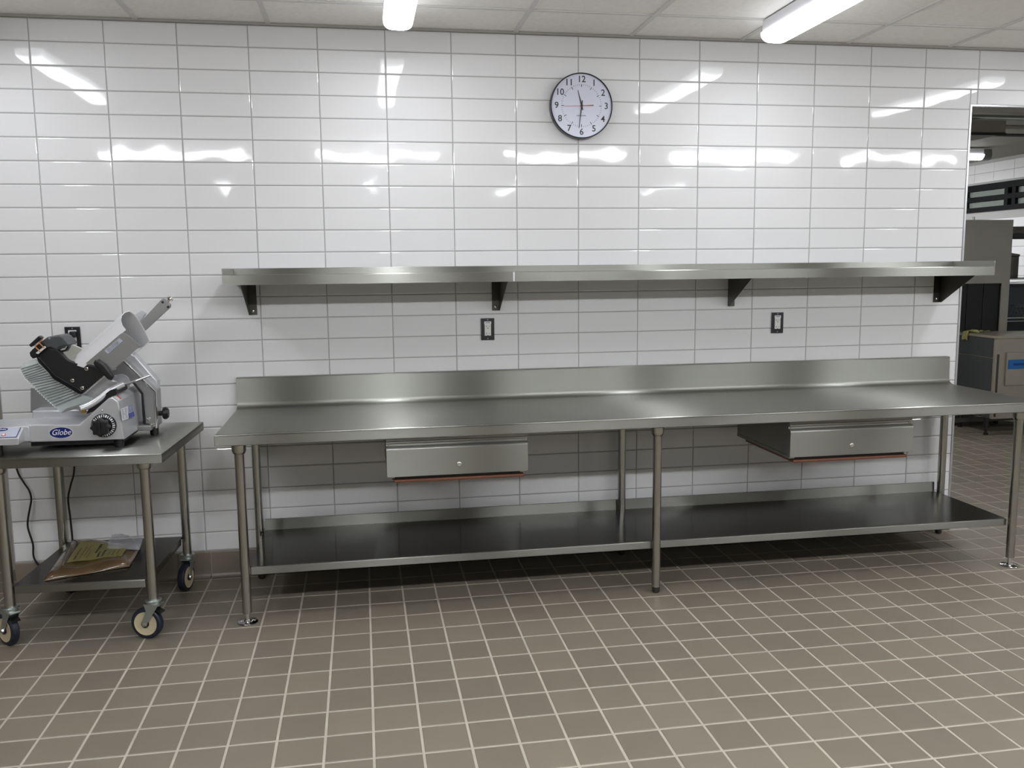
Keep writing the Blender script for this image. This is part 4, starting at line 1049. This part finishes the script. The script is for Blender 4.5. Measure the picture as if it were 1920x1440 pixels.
# tall machine standing behind it, dark square opening facing the camera
tm_ = thing('dish_machine', 'tall grey stainless machine with a black square opening, beyond the wall opening', 'machine', (7.2, 3.3, 0))
b = MB()
YT = 2.962
b.box(6.75, 7.575, YT, YT + 0.012, 1.362, 1.956)
b.box(7.492, 7.575, YT, YT + 0.012, 0.10, 1.362)
b.box(6.75, 6.80, YT, YT + 0.012, 0.10, 1.362)
b.box(6.80, 7.492, YT, YT + 0.012, 0.10, 0.905)
b.box(7.563, 7.575, YT + 0.012, YT + 0.75, 0.10, 1.956)
b.box(6.75, 6.762, YT + 0.012, YT + 0.75, 0.10, 1.956)
b.box(6.762, 7.563, YT + 0.012, YT + 0.75, 1.944, 1.956)
b.box(6.762, 7.563, YT + 0.738, YT + 0.75, 0.10, 1.944)
b.build('body', 'machine_dark', tm_, smooth=0)
b = MB()
for k in range(8): b.box(6.80 + 0.0865 * k, 6.80 + 0.0865 * k + 0.0835, YT + 0.02 + 0.004 * (k % 2), YT + 0.023 + 0.004 * (k % 2), 0.90, 1.375)
b.build('strip_curtain', 'curtain', tm_, smooth=0)
MB().cyl((7.19, YT + 0.05, 1.956), (0, 0, 1), 0.012, 0.03, n=16).build('vent_stub', 'zinc', tm_)
for x in (6.78, 7.54):
    for y in (YT + 0.03, YT + 0.72): MB().cyl((x, y, 0), (0, 0, 1), 0.022, 0.102, n=16).build('foot', 'black', tm_)
# yellow papers lying on the left end of the counter
rnd = random.Random(4)
for k, (x, y, rz) in enumerate(((7.125, 2.85, 0.0), (7.10, 2.90, -0.4), (7.19, 2.91, 0.5), (7.29, 2.92, 0.1))):
    b = bmesh.new(); G = []
    for j in range(4):
        G.append([b.verts.new((-0.05 + 0.1 * i_ / 5, -0.04 + 0.08 * j / 3, 0.004 + rnd.uniform(0, 0.010) + (0.012 if k == 0 else 0.004) * math.sin(i_ * 1.3 + j))) for i_ in range(6)])
    if k == 0:
        for r in G:
            for q_, (dx_, dz_) in enumerate(((0.016, -0.085), (0.004, -0.045), (-0.010, 0.008))): r[q_].co.x = -0.078 + 0.004 * q_ - (0.006 if q_ == 1 else 0) ; r[q_].co.z += dz_
            r[2].co.x = -0.066
    for j in range(3):
        for i_ in range(5): b.faces.new((G[j][i_], G[j][i_ + 1], G[j + 1][i_ + 1], G[j + 1][i_]))
    zmin = min(v.co.z for v in b.verts if v.co.x > -0.05)
    for v in b.verts: v.co.z -= zmin
    bmesh.ops.solidify(b, geom=b.faces[:], thickness=0.0012)
    me = bpy.data.meshes.new('yellow_wrapper'); b.to_mesh(me); b.free(); me.materials.append(M['yellow'])
    o = bpy.data.objects.new('yellow_wrapper', me); C.objects.link(o); o.location = (x, y, 0.9065); o.rotation_euler = (0, 0, rz)
    tag(o, ('largest crumpled yellow wrapper, at the left end of the far counter', 'crumpled yellow wrapper next to the largest one on the far counter', 'crumpled yellow wrapper in the middle of the far counter edge', 'small yellow wrapper nearest the blue handle on the far counter')[k], 'wrapper', 'yellow wrappers on the far counter')
# wire rack with shelves at the right edge
rk = thing('wire_rack', 'dark wire shelving rack at the right edge, behind the tall machine', 'rack', (8.0, 3.4, 0))
for x in (7.70, 8.62):
    for y in (3.15, 3.75): MB().cyl((x, y, 0.0), (0, 0, 1), 0.014, 1.93, n=14).build('post', 'steel_dark', rk)
MB().box(7.66, 8.66, 3.10, 3.80, 1.84, 1.90, 0.003).build('top_shelf', 'steel_dark', rk)
MB().box(7.66, 8.66, 3.12, 3.16, 1.78, 1.838).build('light_rail', 'black', rk, smooth=0)
for z in (1.36, 0.98, 0.55):
    b = MB().box(7.69, 8.63, 3.14, 3.155, z + 0.03, z + 0.040).box(7.69, 8.63, 3.745, 3.76, z + 0.03, z + 0.040).box(7.69, 8.63, 3.14, 3.15, z, z + 0.008)
    for k in range(30): b.box(7.71 + k * 0.031, 7.714 + k * 0.031, 3.15, 3.75, z + 0.036, z + 0.041)
    b.build('wire_shelf', 'zinc', rk, smooth=0)
hc = thing('rack_backing', 'dark backing box added behind the wire rack at the right edge', 'cabinet', (8.2, 4.05, 0))  # invented dark backing, keeps the area behind the rack dark
MB().box(7.66, 8.60, 3.86, 4.30, 0.10, 1.33, 0.01).build('backing_body', 'dark_paint', hc)
for x in (7.68, 8.14): MB().box(x, x + 0.44, 3.845, 3.859, 0.16, 1.29, 0.004).build('door', 'dark_grey', hc)
for x in (7.75, 8.5):
    for y in (3.92, 4.24): MB().cyl((x, y, 0), (0, 0, 1), 0.025, 0.101, n=16).build('foot', 'black', hc)
# cooking pots and racks stored there
pt = thing('stock_pot', 'dark lidded pot on the upper wire shelf at the right edge', 'pot', (7.83, 3.35, 1.402))
MB().lathe((7.83, 3.35, 1.402), (0, 0, 1), [(0, 0), (0.11, 0), (0.115, 0.01), (0.115, 0.21), (0.122, 0.215), (0.12, 0.222), (0, 0.222)], 32).build('pot_body', 'steel_dark', pt)
MB().lathe((7.83, 3.35, 1.624), (0, 0, 1), [(0, 0), (0.124, 0), (0.12, 0.012), (0.04, 0.03), (0.0, 0.032)], 32).build('lid', 'steel_plain', pt)
MB().tube([(7.80, 3.35, 1.652), (7.80, 3.35, 1.675), (7.86, 3.35, 1.675), (7.86, 3.35, 1.652)], 0.006, 8, 4).build('lid_handle', 'black', pt)
bx_ = thing('dish_rack', 'dark slatted dish rack on the lower wire shelf at the right edge', 'dish rack', (8.0, 3.45, 1.022))
b = MB()
for z in (1.023, 1.10): b.box(7.76, 8.24, 3.2, 3.21, z, z + 0.02).box(7.76, 8.24, 3.69, 3.70, z, z + 0.02).box(7.76, 7.77, 3.2, 3.70, z, z + 0.02).box(8.23, 8.24, 3.2, 3.7, z, z + 0.02)
for k in range(13): b.box(7.765 + k * 0.038, 7.775 + k * 0.038, 3.2, 3.206, 1.023, 1.12)
for k in range(11): b.box(7.77, 8.23, 3.22 + k * 0.045, 3.226 + k * 0.045, 1.024, 1.032)
b.build('rack_frame', 'dark_grey', bx_, smooth=0)
# ducts and soffit under the far ceiling
du = thing('air_duct', 'brownish box duct with dark underside under the ceiling of the far kitchen', 'duct', (6.0, 2.8, 2.5))
DY, DR, DZ = 1.424, 6.214, 2.5
MB().box(DR - 2.2, DR, DY, DY + 0.9, DZ + 0.004, CEIL - 0.13, 0.004).build('duct_body', 'soffit', du, smooth=0)
MB().box(DR - 2.2, DR - 0.004, DY + 0.004, DY + 0.896, DZ, DZ + 0.004).build('duct_underside', 'vent', du, smooth=0)
MB().box(DR - 2.2, DR, DY - 0.006, DY, DZ - 0.012, DZ + 0.006).build('duct_edge', 'black', du, smooth=0)
b = MB()
for x in (DR - 0.3, DR - 1.2):
    for y in (DY + 0.1, DY + 0.8): b.cyl((x, y, CEIL - 0.131), (0, 0, 1), 0.006, 0.15, n=8)
b.build('hanger_rods', 'steel_dark', du, kind='stuff')
rnd = random.Random(9)
for k in range(4):
    y = 1.35 + 0.28 * k
    p = MB().tube([(5.0, y, CEIL - 0.05 - 0.02 * k), (7.0 + 0.2 * k, y + 0.05, CEIL - 0.05 - 0.02 * k), (8.7, y + 0.1, CEIL - 0.05 - 0.02 * k)], 0.022 - 0.003 * k, 12, 3)
    p = p.build('ceiling_pipe', ('steel_dark', 'zinc', 'soffit', 'vent')[k], smooth=60)
    tag(p, ('thickest dark pipe just inside the far kitchen, nearest the header', 'pale zinc pipe second from the header under the far ceiling', 'beige pipe third from the header under the far ceiling', 'thinnest dark pipe, farthest from the header under the far ceiling')[k], 'pipe', 'pipes under the far kitchen ceiling')
